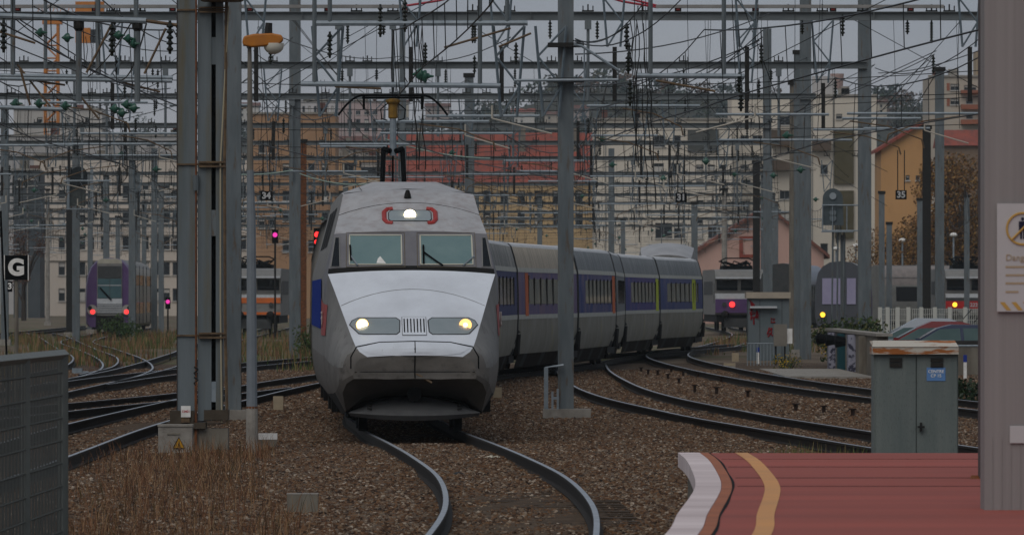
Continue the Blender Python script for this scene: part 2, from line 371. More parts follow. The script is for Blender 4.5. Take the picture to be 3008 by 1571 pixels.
lamp_y = mat('headlamp_warm_lit', (1,.7,.3), emis=((1,.5,.13), 1.5))
ROWS = [ # d: zt we ze | wb zbelt | wm zm | wl zl | wbt zbt
 (0.00,1.225,.74,1.20,.86,1.16,.94,1.03,.96,.92,.95,.86),
 (0.04,1.33,.86,1.28,.99,1.21,1.06,1.03,1.08,.86,1.06,.78),
 (0.16,1.42,.92,1.37,1.10,1.25,1.17,1.03,1.17,.78,1.12,.64),
 (0.50,1.58,.98,1.52,1.17,1.33,1.25,1.05,1.21,.66,1.06,.36),
 (1.20,1.92,1.10,1.86,1.25,1.52,1.315,1.10,1.25,.62,1.08,.31),
 (2.00,2.31,1.235,2.25,1.32,1.75,1.355,1.15,1.28,.61,1.09,.29),
 (2.50,2.55,1.325,2.49,1.36,1.95,1.38,1.20,1.30,.60,1.1,.28),
 (2.53,2.51,1.32,2.45,1.36,1.95,1.38,1.20,1.30,.60,1.1,.28),
 (2.66,2.52,1.325,2.47,1.375,2.0,1.39,1.20,1.31,.60,1.1,.28),
 (2.76,2.625,1.312,2.575,1.38,2.2,1.395,1.20,1.31,.60,1.1,.28),
 (3.30,3.18,1.215,3.13,1.39,2.45,1.40,1.20,1.32,.60,1.1,.28),
 (4.15,3.56,1.135,3.42,1.40,2.5,1.41,1.20,1.32,.60,1.1,.28),
 (4.95,3.84,1.055,3.77,1.405,2.5,1.41,1.20,1.32,.60,1.1,.28),
 (5.30,3.865,1.05,3.79,1.405,2.5,1.41,1.20,1.32,.60,1.1,.28),
 (8.00,4.03,1.05,3.84,1.405,2.5,1.41,1.20,1.32,.60,1.1,.28),
 (22.0,4.03,1.05,3.84,1.405,2.5,1.41,1.20,1.32,.60,1.1,.28)]
KB = [(0,.28),(.5,.25),(1.2,.16),(2.5,.035),(3.3,.03),(4.15,.10),(4.95,.05),(5.3,.0),(30,0)]
def kb(d):
    for (a, ka), (b, k2) in zip(KB, KB[1:]):
        if a <= d <= b: return ka+(k2-ka)*(d-a)/(b-a)
    return 0
def half(row, dome=False):
    d, zt, we, ze, wb, zb, wm, zm, wl, zl, wt, zbt = row
    P = []
    pw = 2.2 if d < 5 else 1.7
    for k in range(7):
        t = k/6; P.append((we*t, zt-(zt-ze)*(t**2.2 if d < 4.5 or dome else max(0, (t-.5)/.5))))
    for k in (.5, 1): P.append((we+(wb-we)*k, ze+(zb-ze)*k))
    for k in (.33, .67, 1): P.append((wb+(wm-wb)*math.sin(k*math.pi/2), zb+(zm-zb)*k))
    for k in (.33, .67, 1): P.append((wm+(wl-wm)*k*k, zm+(zl-zm)*k))
    zc = .865-.30*min(1, d/.95) if d < 2.2 else .56
    P.append((wt, zbt)); P.append((wt-.07, zbt+(.0 if d < .02 else .04))); P.append((wt-.28, zbt+(zc-zbt)*.65)); P.append((wt*.42, zc-.01)); P.append((0, zc))
    return P
def nose_body(rows, dome=False):
    mb = MB(); dense = []
    for a, b in zip(rows, rows[1:]):
        n = 4 if .1 < b[0]-a[0] < 1 else 1
        for k in range(n): dense.append(tuple(p+(q-p)*k/n for p, q in zip(a, b)))
    dense.append(rows[-1]); n = None
    for row in dense:
        H = half(row, dome); ring = H+[(-u, z) for u, z in H[-2:0:-1]]; n = len(ring)
        for u, z in ring: mb.v.append((u, row[0]+kb(row[0])*u*u, z))
    hn = len(half(dense[0]))
    for i in range(len(dense)-1):
        for k in range(n):
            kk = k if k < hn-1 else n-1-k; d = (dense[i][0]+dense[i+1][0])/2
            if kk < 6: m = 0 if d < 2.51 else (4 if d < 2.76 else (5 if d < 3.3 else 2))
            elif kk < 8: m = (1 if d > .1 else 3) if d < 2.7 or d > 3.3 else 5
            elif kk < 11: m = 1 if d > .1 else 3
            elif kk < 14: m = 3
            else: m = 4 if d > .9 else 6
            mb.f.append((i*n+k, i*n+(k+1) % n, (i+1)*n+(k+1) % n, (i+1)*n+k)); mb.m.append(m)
    mb.f.append(tuple(range(n))[::-1]); mb.m.append(3); N = len(dense)-1
    mb.f.append(tuple(range(N*n, N*n+n))); mb.m.append(1)
    return mb
def power_car(label, A, B, full=True, blue_side=True):
    dx, dy = B[0]-A[0], B[1]-A[1]; rz = -math.atan2(dx, dy)
    t = thing('power_car', label, 'train', (A[0], A[1], 0), rz)
    nb = nose_body(ROWS if full else ROWS[:-1]+[(17.5,)+ROWS[-1][1:], (19.5,3.99,1.04,3.72)+ROWS[-1][4:], (21,3.84,1.0,3.58)+ROWS[-1][4:], (22.0,3.56,.95,3.4)+ROWS[-1][4:]], not full); body = nb.build('body', [hoodm, silver, silvr, lowm, under, mat('train_cab_pillar', (.20,.195,.21), (.235,.23,.24), sc=3, rough=.55), mat('train_chin_shade', (.115,.104,.094), (.15,.135,.12), sc=3, rough=.7)], t, smooth=True, ang=24)  # chin under the nose has a darkened colour: painted shade
    bv = BVHTree.FromPolygons([Vector(v) for v in nb.v], nb.f)
    def pr(u, z, off=.0):
        h, nn, _, _ = bv.ray_cast(Vector((u, -3, z)), Vector((0, 1, 0)))
        if h is None: return Vector((u, 3, z))
        if nn.y > 0: nn = -nn
        return h+nn*off
    def patch(name, poly, mt, off=.008, grid=6, parent=t):
        b = bmesh.new(); vs_ = [b.verts.new((u, 0, z)) for u, z in poly]; f = b.faces.new(vs_)
        bmesh.ops.triangulate(b, faces=[f]); bmesh.ops.subdivide_edges(b, edges=b.edges, cuts=grid, use_grid_fill=True)
        for v in b.verts: v.co = pr(v.co.x, v.co.z, off)
        bmesh.ops.recalc_face_normals(b, faces=b.faces)
        me = bpy.data.meshes.new(name); b.to_mesh(me); b.free(); me.materials.append(mt)
        for q in me.polygons: q.use_smooth = True
        return link(name, me, parent)
    def line(name, pts, mt, r=.008, off=.0, parent=t, n=5, div=10):
        P = []
        for (u0, z0), (u1, z1) in zip(pts, pts[1:]):
            for k in range(div): P.append(pr(u0+(u1-u0)*k/div, z0+(z1-z0)*k/div, off))
        P.append(pr(*pts[-1], off)); return MB().tube(P, r, n).build(name, mt, parent)
    # bogies and underframe
    for c in (4.6, 17.5):
        mb = MB(); mb.b2(-1.05, 1.05, c-1.8, c+1.8, .35, .62)
        for s in (-1, 1):
            mb.b2(s*1.12-.06, s*1.12+.06, c-1.7, c+1.7, .3, .75)
            mb.b2(s*1.22-.08, s*1.22+.08, c-.5, c+.1, .34, .9); mb.b2(s*1.2-.06, s*1.2+.06, c-1.5, c-1.2, .3, .7)
        bg_ = mb.build('bogie', under, t)
        for q in (-1.3, 1.3):
            for s in (-1, 1): MB().lathe([(.46,s*.76-.07),(.46,s*.76+.05),(.49,s*.76+.07 if s < 0 else s*.76-.07)], 16, (0, c+q, .46), axis=0).build('wheel', under, bg_)
    mb = MB(); mb.b2(-1.1, 1.1, 7, 15, .3, .7); mb.build('equipment_box', under, t)
    if not full:
        body.data.materials[2] = mat('rear_roof_white', (.42,.42,.43), (.35,.35,.36), sc=1.2, rough=.6); body.scale[2] = 1.05
        patch('windscreen', [(-.99,2.62),(-.125,2.62),(-.125,3.11),(-.99,3.11)], teal); patch('windscreen', [(.125,2.62),(.99,2.62),(.99,3.11),(.125,3.11)], teal)
        return t
    # plough under the nose
    mb = MB(); n = 17; rings = []
    for q in range(n):
        v = -1+2*q/(n-1)
        rings.append([(v*.98, .95+.0*v*v, .575-.225*v*v), (v*.99, .66+.1*v*v, .525-.18*v*v), (v*1.01, .20+.3*v*v, .375-.035*v*v), (v*1.025, .09+.38*v*v, .29+.04*v*v), (v*1.0, .14+.38*v*v, .212+.07*v*v), (v*.9, .6+.3*v*v, .24+.05*v*v)])
    mb.v = [p for r in rings for p in r]
    for q in range(n-1):
        for k in range(5): mb.f.append((q*6+k, q*6+k+1, q*6+7+k, q*6+6+k)); mb.m.append(0)
    pl = mb.build('plough', lipm, t, smooth=True, ang=35)
    for s in (-1, 1):
        for z_, d_ in ((.43,.5),(.38,.33)): MB().tube([(s*.67, d_, z_+.005),(s*.73, d_+.03, z_+.02)], .016, 6).build('bolt', under, pl)
    mb = MB(); mb.tube([(0, .45, .62),(.0, 1.2, .62)], .12, 8); mb.b2(-.9, .9, 1.1, 1.5, .3, .75); mb.build('coupler_recess', under, t)
    # hatch and panel lines
    hl = [(-1.0,1.0),(-1.0,1.21),(-.93,1.35),(-.6,1.415),(0,1.43),(.6,1.415),(.93,1.35),(1.0,1.21),(1.0,1.0)]
    line('hatch_seam', [(-.99,1.02),(-.99,1.2),(-.90,1.355),(-.55,1.425),(0,1.44),(.55,1.425),(.90,1.355),(.99,1.2),(.99,1.02)], black, .012)
    line('hatch_seam', [(0,1.44),(0,.87)], black, .011)
    line('hatch_seam', [(-.93,.965),(.93,.965)], black, .008)
    line('panel_seam', [(-1.13+.0*k, 1.99) if k == 0 else (-1.13+2.26*k/14, 1.99+.26*(1-(2*k/14-1)**2)) for k in range(15)], mat('seam_grey', (.2,.2,.2), rough=.8), .006, div=2)
    line('panel_seam', [(-1.13+2.26*k/14, 3.44+.2*(1-(2*k/14-1)**2)) for k in range(15)], under, .006, div=2)
    MB().tube([pr(.02,.93,.0), pr(.02,.93,.0)+Vector((.05,-.05,-.02)), pr(.02,.93,.0)+Vector((.24,-.10,-.13))], .018, 6).build('hose', rustarm, t)
    # white lower lip of the hood on the hatch
    arc = [(-.86,1.335),(-.55,1.418),(0,1.432),(.55,1.418),(.86,1.335),(.70,1.25),(.4,1.222),(0,1.215),(-.4,1.222),(-.70,1.25)]
    patch('hatch_top', [(u, z) for u, z in arc], hoodm, .005, 4)
    # headlamps
    for s in (-1, 1):
        poly = [(.23,1.585),(.28,1.545),(.78,1.545),(.86,1.555),(1.0,1.69),(.96,1.755),(.86,1.80),(.28,1.80),(.22,1.76)]
        hp = patch('headlight', [(s*u, z) for u, z in poly], lensm, .006, 5)
        line('headlight_rim', [(s*u, z) for u, z in poly+poly[:1]], mat('rubber_grey', (.08,.08,.085), rough=.7), .009, .004, parent=hp, div=4)
        c = pr(s*(.80 if s < 0 else .80), 1.675, .02); ax = Vector((0,-1,.25)).normalized(); e1 = Vector((1,0,0)); e2 = ax.cross(e1)
        def disc(nm, r, mt, o, par=hp):
            mb = MB(); k = 20; mb.v = [tuple(c+ax*o+e1*r*math.cos(2*math.pi*i/k)+e2*r*math.sin(2*math.pi*i/k)) for i in range(k)]; mb.f = [tuple(range(k))]; mb.m = [0]; mb.build(nm, mt, par)
        disc('lamp', .098, lamp_y, .012)
        disc('bulb', .083 if s < 0 else .03, lamp_w, .018)
    # central grille
    gp = patch('grille', [(-.185,1.53),(.185,1.53),(.185,1.81),(-.185,1.81)], hoodm, .012, 3)
    for k in range(7):
        u = -.153+.051*k; line('grille_slot', [(u,1.57),(u,1.775)], black, .011, .011, parent=gp, div=3)
    line('grille_rim', [(-.185,1.53),(.185,1.53),(.185,1.81),(-.185,1.81),(-.185,1.53)], mat('seam_grey', (.2,.2,.2)), .006, .008, parent=gp)
    # windscreens
    for s in (-1, 1):
        poly = [(s*.15,2.64),(s*.98,2.64),(s*.97,3.105),(s*.15,3.105)]
        ws = patch('windscreen', poly, teal, .006, 3)
        line('frame', poly+poly[:1], frame_c, .013, .006, parent=ws)
        o_ = [(s*.10,2.60),(s*1.03,2.60),(s*1.02,3.15),(s*.10,3.15)]
        line('seal', o_+o_[:1], mat('seal_brownish', (.2,.17,.13), rough=.8), .006, .002, parent=ws)
        q = patch('side_window', [(s*1.13,2.60),(s*1.275,2.60),(s*1.20,3.07),(s*1.135,3.07)], glassd, .006, 3)
        line('frame', [(s*1.13,2.60),(s*1.275,2.60),(s*1.20,3.07),(s*1.135,3.07),(s*1.13,2.60)], silver, .01, .004, parent=q)
    line('wiper', [(-.85,2.61),(-.955,2.76)], galv, .014, .03, div=2); line('wiper', [(-.955,2.70),(-.965,2.93)], black, .016, .03, div=2)
    line('wiper', [(.50,2.61),(.42,2.66),(.20,2.82)], black, .014, .03, div=2); line('wiper', [(.195,2.64),(.195,2.93)], black, .017, .03, div=2)
    line('wiper', [(.82,2.61),(1.0,2.76)], galv, .012, .03, div=2)
    pp = patch('paper', [(-.55,2.66),(-.40,2.655),(-.49,2.77),(-.53,2.73)], white, .009, 2)
    # roof headlamp between red brackets
    hb = patch('roof_lamp_housing', [(-.34,3.36),(-.31,3.335),(.31,3.335),(.34,3.36),(.34,3.47),(.3,3.505),(-.3,3.505),(-.34,3.47)], lensm, .01, 4)
    line('housing_rim', [(-.34,3.36),(-.31,3.335),(.31,3.335),(.34,3.36),(.34,3.47),(.3,3.505),(-.3,3.505),(-.34,3.47),(-.34,3.36)], under, .007, .008, parent=hb, div=3)
    for s in (-1, 1): line('red_bracket', [(s*.27,3.535),(s*.36,3.525),(s*.41,3.48),(s*.41,3.36),(s*.36,3.305),(s*.28,3.30)], redp, .04, .0, parent=hb, n=8, div=3)
    c = pr(0, 3.425, .02); mb = MB(); k = 18; mb.v = [(c.x+.095*math.cos(6.283*i/k), c.y-.03+.06*math.sin(6.283*i/k), c.z+.082*math.sin(6.283*i/k)) for i in range(k)]; mb.f = [tuple(range(k))]; mb.m = [0]
    mb.build('lamp', lamp_w, hb)
    MB().lathe([(.06,0),(.05,.06),(.03,.12),(.012,.13)], 8, (-.02,4.6,3.72)).build('antenna', under, t)
    # roof panel seams
    mb = MB(); mb.tube([(-1.04,5.3,3.80),(-.6,5.3,3.845),(0,5.3,3.872),(.6,5.3,3.845),(1.04,5.3,3.80)], .006, 4)
    for s in (-.75,-.45,.2,.55): mb.tube([(s,5.3,3.85),(s*1.05,7.9,3.99)], .005, 4)
    mb.build('roof_seam', under, t)
    # left flank band and doors
    for s in (-1, 1):
        mb = MB(); xx = s*1.4135
        mb.add([(xx,4.2,2.42),(xx,21.7,2.42),(xx+s*.012,21.7,1.62),(xx+s*.012,4.2,1.62)], [(0,1,2,3)]); mb.build('blue_band', blue, t)
        def sd(d, z, o=.012):
            h_, n_, _, _ = bv.ray_cast(Vector((s*4, d, z)), Vector((-s, 0, 0))); return (h_.x+s*o, d, z)
        mb = MB(); nn_ = 8; mb.v = [sd(2.35+(1.75)*i/nn_, z+.10*i/nn_*(1 if z > 1.9 else 0)) for i in range(nn_+1) for z in (1.52,2.0)]; mb.f = [(i*2, i*2+2, i*2+3, i*2+1) for i in range(nn_)]; mb.m = [0]*nn_; b_ = mb.build('logo_panel', redp, t)
        text('lettering', 'SNCF', .34, white, b_, (sd(3.2,1.76,.02)[0], 3.2, 1.76), (math.pi/2, 0, s*(math.pi/2+.04)), .006)
        for k in range(3):
            mb = MB(); a = 7.5+k*4; z0, z1 = 2.95, 3.6
            u0 = 1.405+(1.05-1.405)*(z0-2.5)/1.34; u1 = 1.405+(1.05-1.405)*(z1-2.5)/1.34
            mb.add([(s*(u0+.006),a,z0),(s*(u0+.006),a+3.2,z0),(s*(u1+.006),a+3.2,z1),(s*(u1+.006),a,z1)], [(0,1,2,3)]); mb.build('side_grille', under, t)
    # pantograph
    d0, zr = 18.0, 4.03
    pg = MB(); 
    for s in (-1, 1):
        pg.tube([(s*.20, d0-.3, zr),(s*.17, d0, zr+.74)], .045, 8); pg.tube([(s*.17, d0, zr+.74),(s*.05, d0-.1, zr+.70)], .05, 8)
    pg.tube([(0, d0+.2, zr),(0, d0+.1, zr+.72)], .02, 6); pg.b2(-.6, .6, d0-.8, d0+.8, zr-.005, zr+.03)
    P_ = pg.build('pantograph', black, t)
    MB().tube([(0, d0, zr+.62),(0, d0, zr+1.3)], [.065,.058], 10).build('upper_arm', galv, P_)
    MB().lathe([(.06,0),(.085,.02),(.085,.25),(.13,.30),(.13,.34),(.05,.36)], 8, (0, d0, zr+1.28)).build('arm_head', mat('ochre_paint', (.28,.18,.04), (.2,.13,.04), sc=9), P_)
    bow = MB(); pts = []
    for k in range(25):
        u = -1+2*k/24; x = u*.98; z = zr+1.7-(.36*max(0, (abs(u)-.55)/.45)**1.8); pts.append((x, d0, z))
    bow.tube(pts, .022, 6); bow.tube([(-.55, d0+.3, zr+1.665),(.55, d0+.3, zr+1.665)], .02, 6)
    for s in (-1, 1): bow.tube([(s*.52, d0, zr+1.7),(s*.52, d0+.05, zr+1.45)], .025, 6); bow.tube([(s*.1, d0, zr+1.55),(s*.22, d0, zr+1.45),(s*.2, d0, zr+1.28),(s*.1, d0, zr+1.25)], .012, 5)
    bow.build('contact_bow', black, P_)
    return t
power_car('silver high speed power car facing us with lit headlamps and raised pantograph', (-1.50,116), (-2.27,138))
# ---------------------------------------------------------------- coaches
SEC = [(0,3.62),(.5,3.61),(.95,3.585),(1.17,3.54),(1.25,3.46),(1.33,3.2),(1.42,2.82),(1.44,2.2),(1.445,1.6),(1.43,1.15),(1.38,.80),(1.30,.58)]
def bx(z):
    for (a, za), (b, zb) in zip(SEC, SEC[1:]):
        if zb <= z <= za: return a+(b-a)*(za-z)/(za-zb)
    return 1.3
dirty_top = [mat('coach_upper_a', (.24,.25,.25), (.42,.41,.39), sc=1.5, rough=.8, spec=.08, stretch=(1,2.2,.12), lo=.4, hi=.6),
             mat('coach_upper_b', (.54,.49,.42), (.42,.385,.335), sc=1.5, rough=.8, spec=.08, stretch=(1,3,.12), lo=.4, hi=.6),
             mat('coach_upper_c', (.25,.265,.275), (.36,.37,.375), sc=1.5, rough=.8, spec=.08, stretch=(1,2.2,.12))]
roofw = mat('coach_roof_pale', (.5,.51,.52), (.6,.6,.61), sc=2, rough=.7, spec=.2)
lowside = mat('coach_lower', (.28,.27,.235), (.35,.34,.31), sc=.8, rough=.75, spec=.08, col3=(.36,.32,.11), sc3=.5, f3=(.6,.8))
skirt = mat('coach_skirt', (.035,.028,.023), (.06,.05,.04), sc=2, rough=.9, spec=.05)
stripe = mat('coach_pale_stripe', (.52,.52,.49), (.45,.45,.42), sc=4, rough=.8, spec=.05)
cglass = mat('coach_window', (.40,.35,.27), (.13,.13,.12), sc=.8, rough=.1, stretch=(1,1,1))
mauve = mat('coach_mauve', (.29,.23,.28), (.2,.19,.30), sc=1.2, rough=.8, spec=.05, stretch=(1,2,.3))
orange = mat('coach_orange_door', (.60,.24,.13), (.5,.22,.15), sc=4, rough=.8, spec=.05)
lime = mat('coach_lime_door', (.5,.55,.12), (.44,.48,.13), sc=4, rough=.8, spec=.05)
gapm = mat('gangway_rubber', (.012,.012,.012), rough=.9)
def coach(label, A, B, top, bandm, doors, cut=.35):
    dx, dy = B[0]-A[0], B[1]-A[1]; L = math.hypot(dx, dy); rz = -math.atan2(dx, dy)
    t = thing('coach', label, 'train', (A[0], A[1], 0), rz, 'coaches of the silver high speed train')
    ring = SEC+[(-u, z) for u, z in SEC[::-1] if u > 0]; n = len(ring); hn = len(SEC); mb = MB()
    for d in (.12, L-.12):
        for u, z in ring: mb.v.append((u, d, z))
    for k in range(n):
        kk = k if k < hn else n-1-k-1 if k < n-1 else 0
        z = (ring[k][1]+ring[(k+1) % n][1])/2
        m = 1 if z > 3.4 else (0 if z > 2.79 else (3 if z > 1.6 else 2))
        if ring[k][1] < .7 and ring[(k+1) % n][1] < .7: m = 4
        mb.f.append((k, (k+1) % n, n+(k+1) % n, n+k)); mb.m.append(m)
    mb.f += [tuple(range(n))[::-1], tuple(range(n, 2*n))]; mb.m += [0, 0]
    mb.build('body', [top, roofw, lowside, bandm, skirt], t, smooth=True, ang=28)
    MB().ext([(u*.86, z) for u, z in [(0,3.4),(1.1,3.3),(1.3,2.7),(1.33,1.5),(1.2,.9),(-1.2,.9),(-1.33,1.5),(-1.3,2.7),(-1.1,3.3)]], L-.2, L+.2).build('gangway', gapm, t)
    for s in (-1, 1):
        for z0, z1 in ((2.78,2.90),(1.52,1.64)):
            m_ = MB(); m_.add([(s*(bx(z0)+.008),.14,z0),(s*(bx(z0)+.008),L-.14,z0),(s*(bx(z1)+.008),L-.14,z1),(s*(bx(z1)+.008),.14,z1)], [(0,1,2,3)]); m_.build('stripe', stripe, t)
        # skirt panels
        m_ = MB(); m_.add([(s*1.29,1.7,.62),(s*1.29,L-1.7,.62),(s*1.16,L-1.9,.2),(s*1.16,1.9,.2)], [(0,1,2,3)]); m_.build('skirt', skirt, t)
        for k in range(3):
            a = 3.5+k*(L-8)/2; m_ = MB(); m_.add([(s*1.30,a,.6),(s*1.30,a+1.0,.6),(s*1.175,a+.6,.22),(s*1.175,a-.4,.22)], [(0,1,2,3)]); m_.build('skirt_grille', gapm, t)
        w0 = 3.2; nwin = 7; pitch = (L-5.4)/nwin
        for k in range(nwin):
            a = w0+k*pitch; b = a+pitch*.84
            m_ = MB(); m_.add([(s*(bx(2.6)+.006),a,2.6),(s*(bx(2.6)+.006),b,2.6),(s*(bx(1.92)+.006),b,1.92),(s*(bx(1.92)+.006),a,1.92)], [(0,1,2,3)])
            wn = m_.build('window', cglass, t)
            m_ = MB(); m_.b2(s*1.43-.02, s*1.43+.026, b-.02, b+.16, 1.88, 2.64); m_.build('pillar', gapm, wn)
        for a, wd, dm in doors:
            m_ = MB(); m_.add([(s*(bx(2.76)+.012),a,2.76),(s*(bx(2.76)+.012),a+wd,2.76),(s*(bx(1.6)+.012),a+wd,1.6),(s*(bx(1.6)+.012),a,1.6)], [(0,1,2,3)])
            dd = m_.build('door', dm, t)
            m_ = MB(); m_.b2(s*1.43-.02, s*1.43+.03, a+wd+.02, a+wd+.2, 1.95, 2.7); m_.build('door_window', glassd, dd)
    for d in (.0, L-.3):
        er = MB()
        rg = [(u*1.006, z+(.006 if z > 2 else 0)) for u, z in SEC]+[(-u*1.006, z+(.006 if z > 2 else 0)) for u, z in SEC[::-1] if u > 0]; q = len(rg)
        er.add([(u, dd, z) for dd in (d, d+.3) for u, z in rg], [(k, (k+1) % q, q+(k+1) % q, q+k) for k in range(q)])
        er.build('end_seal', gapm, t)
    for s in (-1, 1):
        for a, b in ((.3,1.9),(L-.3,L-1.9)):
            m_ = MB(); m_.add([(s*1.45,a,1.12),(s*1.32,b,.56),(s*1.31,a,.56)], [(0,1,2)]); m_.build('bogie_opening', gapm, t)
    # shared bogie under the rear end
    mb = MB()
    for s in (-1, 1):
        mb.b2(s*1.2-.07, s*1.2+.07, L-1.7, L+1.7, .35, .62); mb.lathe([(.46,-.07),(.46,.07)], 14, (s*.78, L-1.4, .46), axis=0); mb.lathe([(.46,-.07),(.46,.07)], 14, (s*.78, L+1.4, .46), axis=0)
        mb.tube([(s*1.36, L, .55),(s*1.36, L, 1.12)], [.13,.17], 8); mb.tube([(s*1.36, L, 1.12),(s*1.3, L, 1.35)], [.17,.06], 8)
    mb.b2(-1, 1, L-1.7, L+1.7, .3, .6); mb.build('bogie', under, t)
    return t
JO = [(-2.28,138.3),(-2.5,160),(-2.15,179),(-1.29,200),(.49,218.4),(1.84,235.5),(2.39,254),(3.94,272.5),(6.0,291.5)]
CO = [('coach directly behind the silver power car, hidden by its nose', 0, blue, []),
      ('second coach behind the silver power car', 0, blue, []),
      ('dirty blue coach just emerging behind the power car nose', 0, mat('coach_blue_grey', (.13,.14,.23), (.18,.18,.26), sc=1.5, rough=.8, spec=.05, stretch=(1,2,.3)), []),
      ('coach with pale streaked upper side and orange door pillar, left of the steel post', 1, mauve, [(2.2,.9,orange)]),
      ('blue coach with yellow graffiti haze and orange end door, right of the steel post', 2, mat('coach_blue_mid', (.11,.135,.27), (.26,.23,.29), sc=1, rough=.8, spec=.05, stretch=(1,1,1)), [(15.2,1.3,orange)]),
      ('coach seen almost end on as a narrow grey strip', 2, mat('coach_grey_band', (.22,.23,.24), rough=.7), []),
      ('blue and violet coach with lime door, second from the tail', 2, mat('coach_blue_violet', (.12,.14,.28), (.21,.17,.29), sc=1, rough=.8, spec=.05), [(16.2,1.6,lime)]),
      ('blue coach with lime door at the tail of the train', 2, mat('coach_blue_tail', (.13,.155,.28), (.2,.2,.29), sc=1, rough=.8, spec=.05), [(14.0,1.6,lime)])]
for (a, b), (lab, tp, bmt, drs) in zip(zip(JO, JO[1:]), CO): coach(lab, a, b, dirty_top[tp], bmt, drs)
# rear power car: only its tall pale roof shows over the last coach
power_car('rear power car whose pale domed roof rises above the last coach', (6.62,314.0), (6.03,292.0), full=False)
# ================================================================ overhead line
def ibeam_post(mb, X, Y, z0, z1, wd, dp=None, m=0):
    dp = dp or wd; t = wd*.09
    mb.b2(X-wd/2, X+wd/2, Y-dp/2, Y-dp/2+t, z0, z1, m); mb.b2(X-wd/2, X+wd/2, Y+dp/2-t, Y+dp/2, z0, z1, m)
    mb.b2(X-t/2, X+t/2, Y-dp/2+t, Y+dp/2-t, z0, z1, m); return mb
def post(parent, x, Y, z1, wd, z0=-.25, mt=None, name='post', Yo=None):
    o = MB(); ibeam_post(o, 0, 0, 0, z1-z0, wd); r = o.build(name, mt or steel, parent, loc=(x, Y, z0)); return r
# shared small meshes, origin at the top
def m_ins(n=5, r=.054, L=.5):
    p = [(.02,0)]
    for k in range(n):
        h = -.08-(L-.16)*k/(n-1); p += [(.025,h+.035),(r,h),(r*.9,h-.018),(.025,h-.03)]
    p += [(.02,-L)]; return MB().lathe(p, 8).mesh('insulator', porc, True)
INS = [m_ins(), m_ins(4,.062,.38), m_ins(7,.05,.62)]
GLS = MB().lathe([(.015,-.16),(.03,-.13),(.05,-.10),(.095,-.06),(.12,-.02),(.125,.0),(.11,.025),(.05,.04),(.03,.09),(.015,.16)], 14, axis=0).mesh('glass_insulator', green_glass, True)
def m_lat(L=1.7, w=.29, wb=.15):
    b = MB(); r = .028
    for s in (-1, 1): b.tube([(s*w,0,0),(s*wb,0,-L)], r, 5)
    n = 3
    for k in range(n):
        t0, t1 = k/n, (k+1)/n; s = -1 if k % 2 else 1
        b.tube([(s*(w+(wb-w)*t0),0,-L*t0),(-s*(w+(wb-w)*t1),0,-L*t1)], .022, 5)
    return b.mesh('lattice_hanger', mat('lattice_steel', (.15,.185,.21), (.2,.23,.25), sc=5, rough=.6))
LAT = m_lat()
DROP = {L: MB().tube([(0,0,0),(0,0,-L)], .042, 8).b2(-.09,.09,-.09,.09,-.25,0).mesh('drop_post', steel) for L in (1.4,2.2,3.0)}
PLATE = MB().b2(-.05,.05,-.04,.04,-1.25,0).mesh('perforated_plate', darkm)
TUBE = {L: MB().tube([(-L/2,0,0),(L/2,0,0)], .036, 6).mesh('registration_tube', galv) for L in (1.8,2.6,3.6)}
ARM = MB().tube([(0,0,0),(.9,0,-.12),(1.7,0,-.42)], .018, 6).tube([(1.7,0,-.42),(1.75,0,-.62)], .02, 5).mesh('steady_arm', rustarm)
ARM2 = MB().tube([(0,0,0),(-1.6,0,-.35)], .02, 6).tube([(0,0,0),(0,0,.3)], .03, 6).mesh('steady_arm', mat('pale_tube', (.45,.42,.37), rough=.5))
CLIP = MB().b2(-.16,.16,-.03,.03,0,.04).b2(-.15,-.12,-.02,.02,0,.16).b2(.12,.15,-.02,.02,0,.16).b2(-.02,.02,-.02,.02,0,.2).mesh('beam_clip', darkm)
def m_jump(seed):
    r = random.Random(seed); b = MB()
    for s in (0, .12):
        P = [(s,0,0)]; x = s
        for k in range(1, 9): x += r.uniform(-.05,.06); P.append((x, r.uniform(-.05,.05), -k*.34))
        b.tube(P, .010, 5)
    return b.mesh('jumper_cable', darkm)
JMP = [m_jump(k) for k in range(4)]
ORD = ['frontmost','second','third','fourth','fifth','sixth','seventh','eighth','ninth','tenth','eleventh','twelfth','thirteenth','fourteenth','fifteenth']
ZB = 9.5
# gantry: Y, left X, right X, posts, beam depth, z
GY = [(141,-5.28,1.03,(),.26,9.5),(172,-14,12.3,(),.24,9.55),(203,-16,14.6,(-7.9,),.235,9.6),(243,-19,11.5,(11.45,),.23,9.5),(281,-22,11.4,(11.02,-8.15,),.23,9.5),
      (327,-26,11.3,(11.15,-4.8,-23),.23,9.45),(364,-28,13,(12.4,-21.2),.22,9.45),(402,-31,14.2,(13.8,-2.2,-20.4),.22,9.4),(452,-34,15.6,(15.2,-21.6,-24.5,6),.22,9.4),
      (495,-36,17,(16.8,-23.2,-11),.22,9.4),(540,-38,19,(18.8,-27,2),.22,9.3),(590,-42,21,(20.8,-29,-12),.22,9.3),(640,-44,23,(22.8,-30,-3),.22,9.2),(700,-48,25,(24.8,-20),.24,9.2),(770,-52,27,(26.8,-9),.24,9.2)]
def contact_x(path, Y):
    x = Xat(path, Y); return x
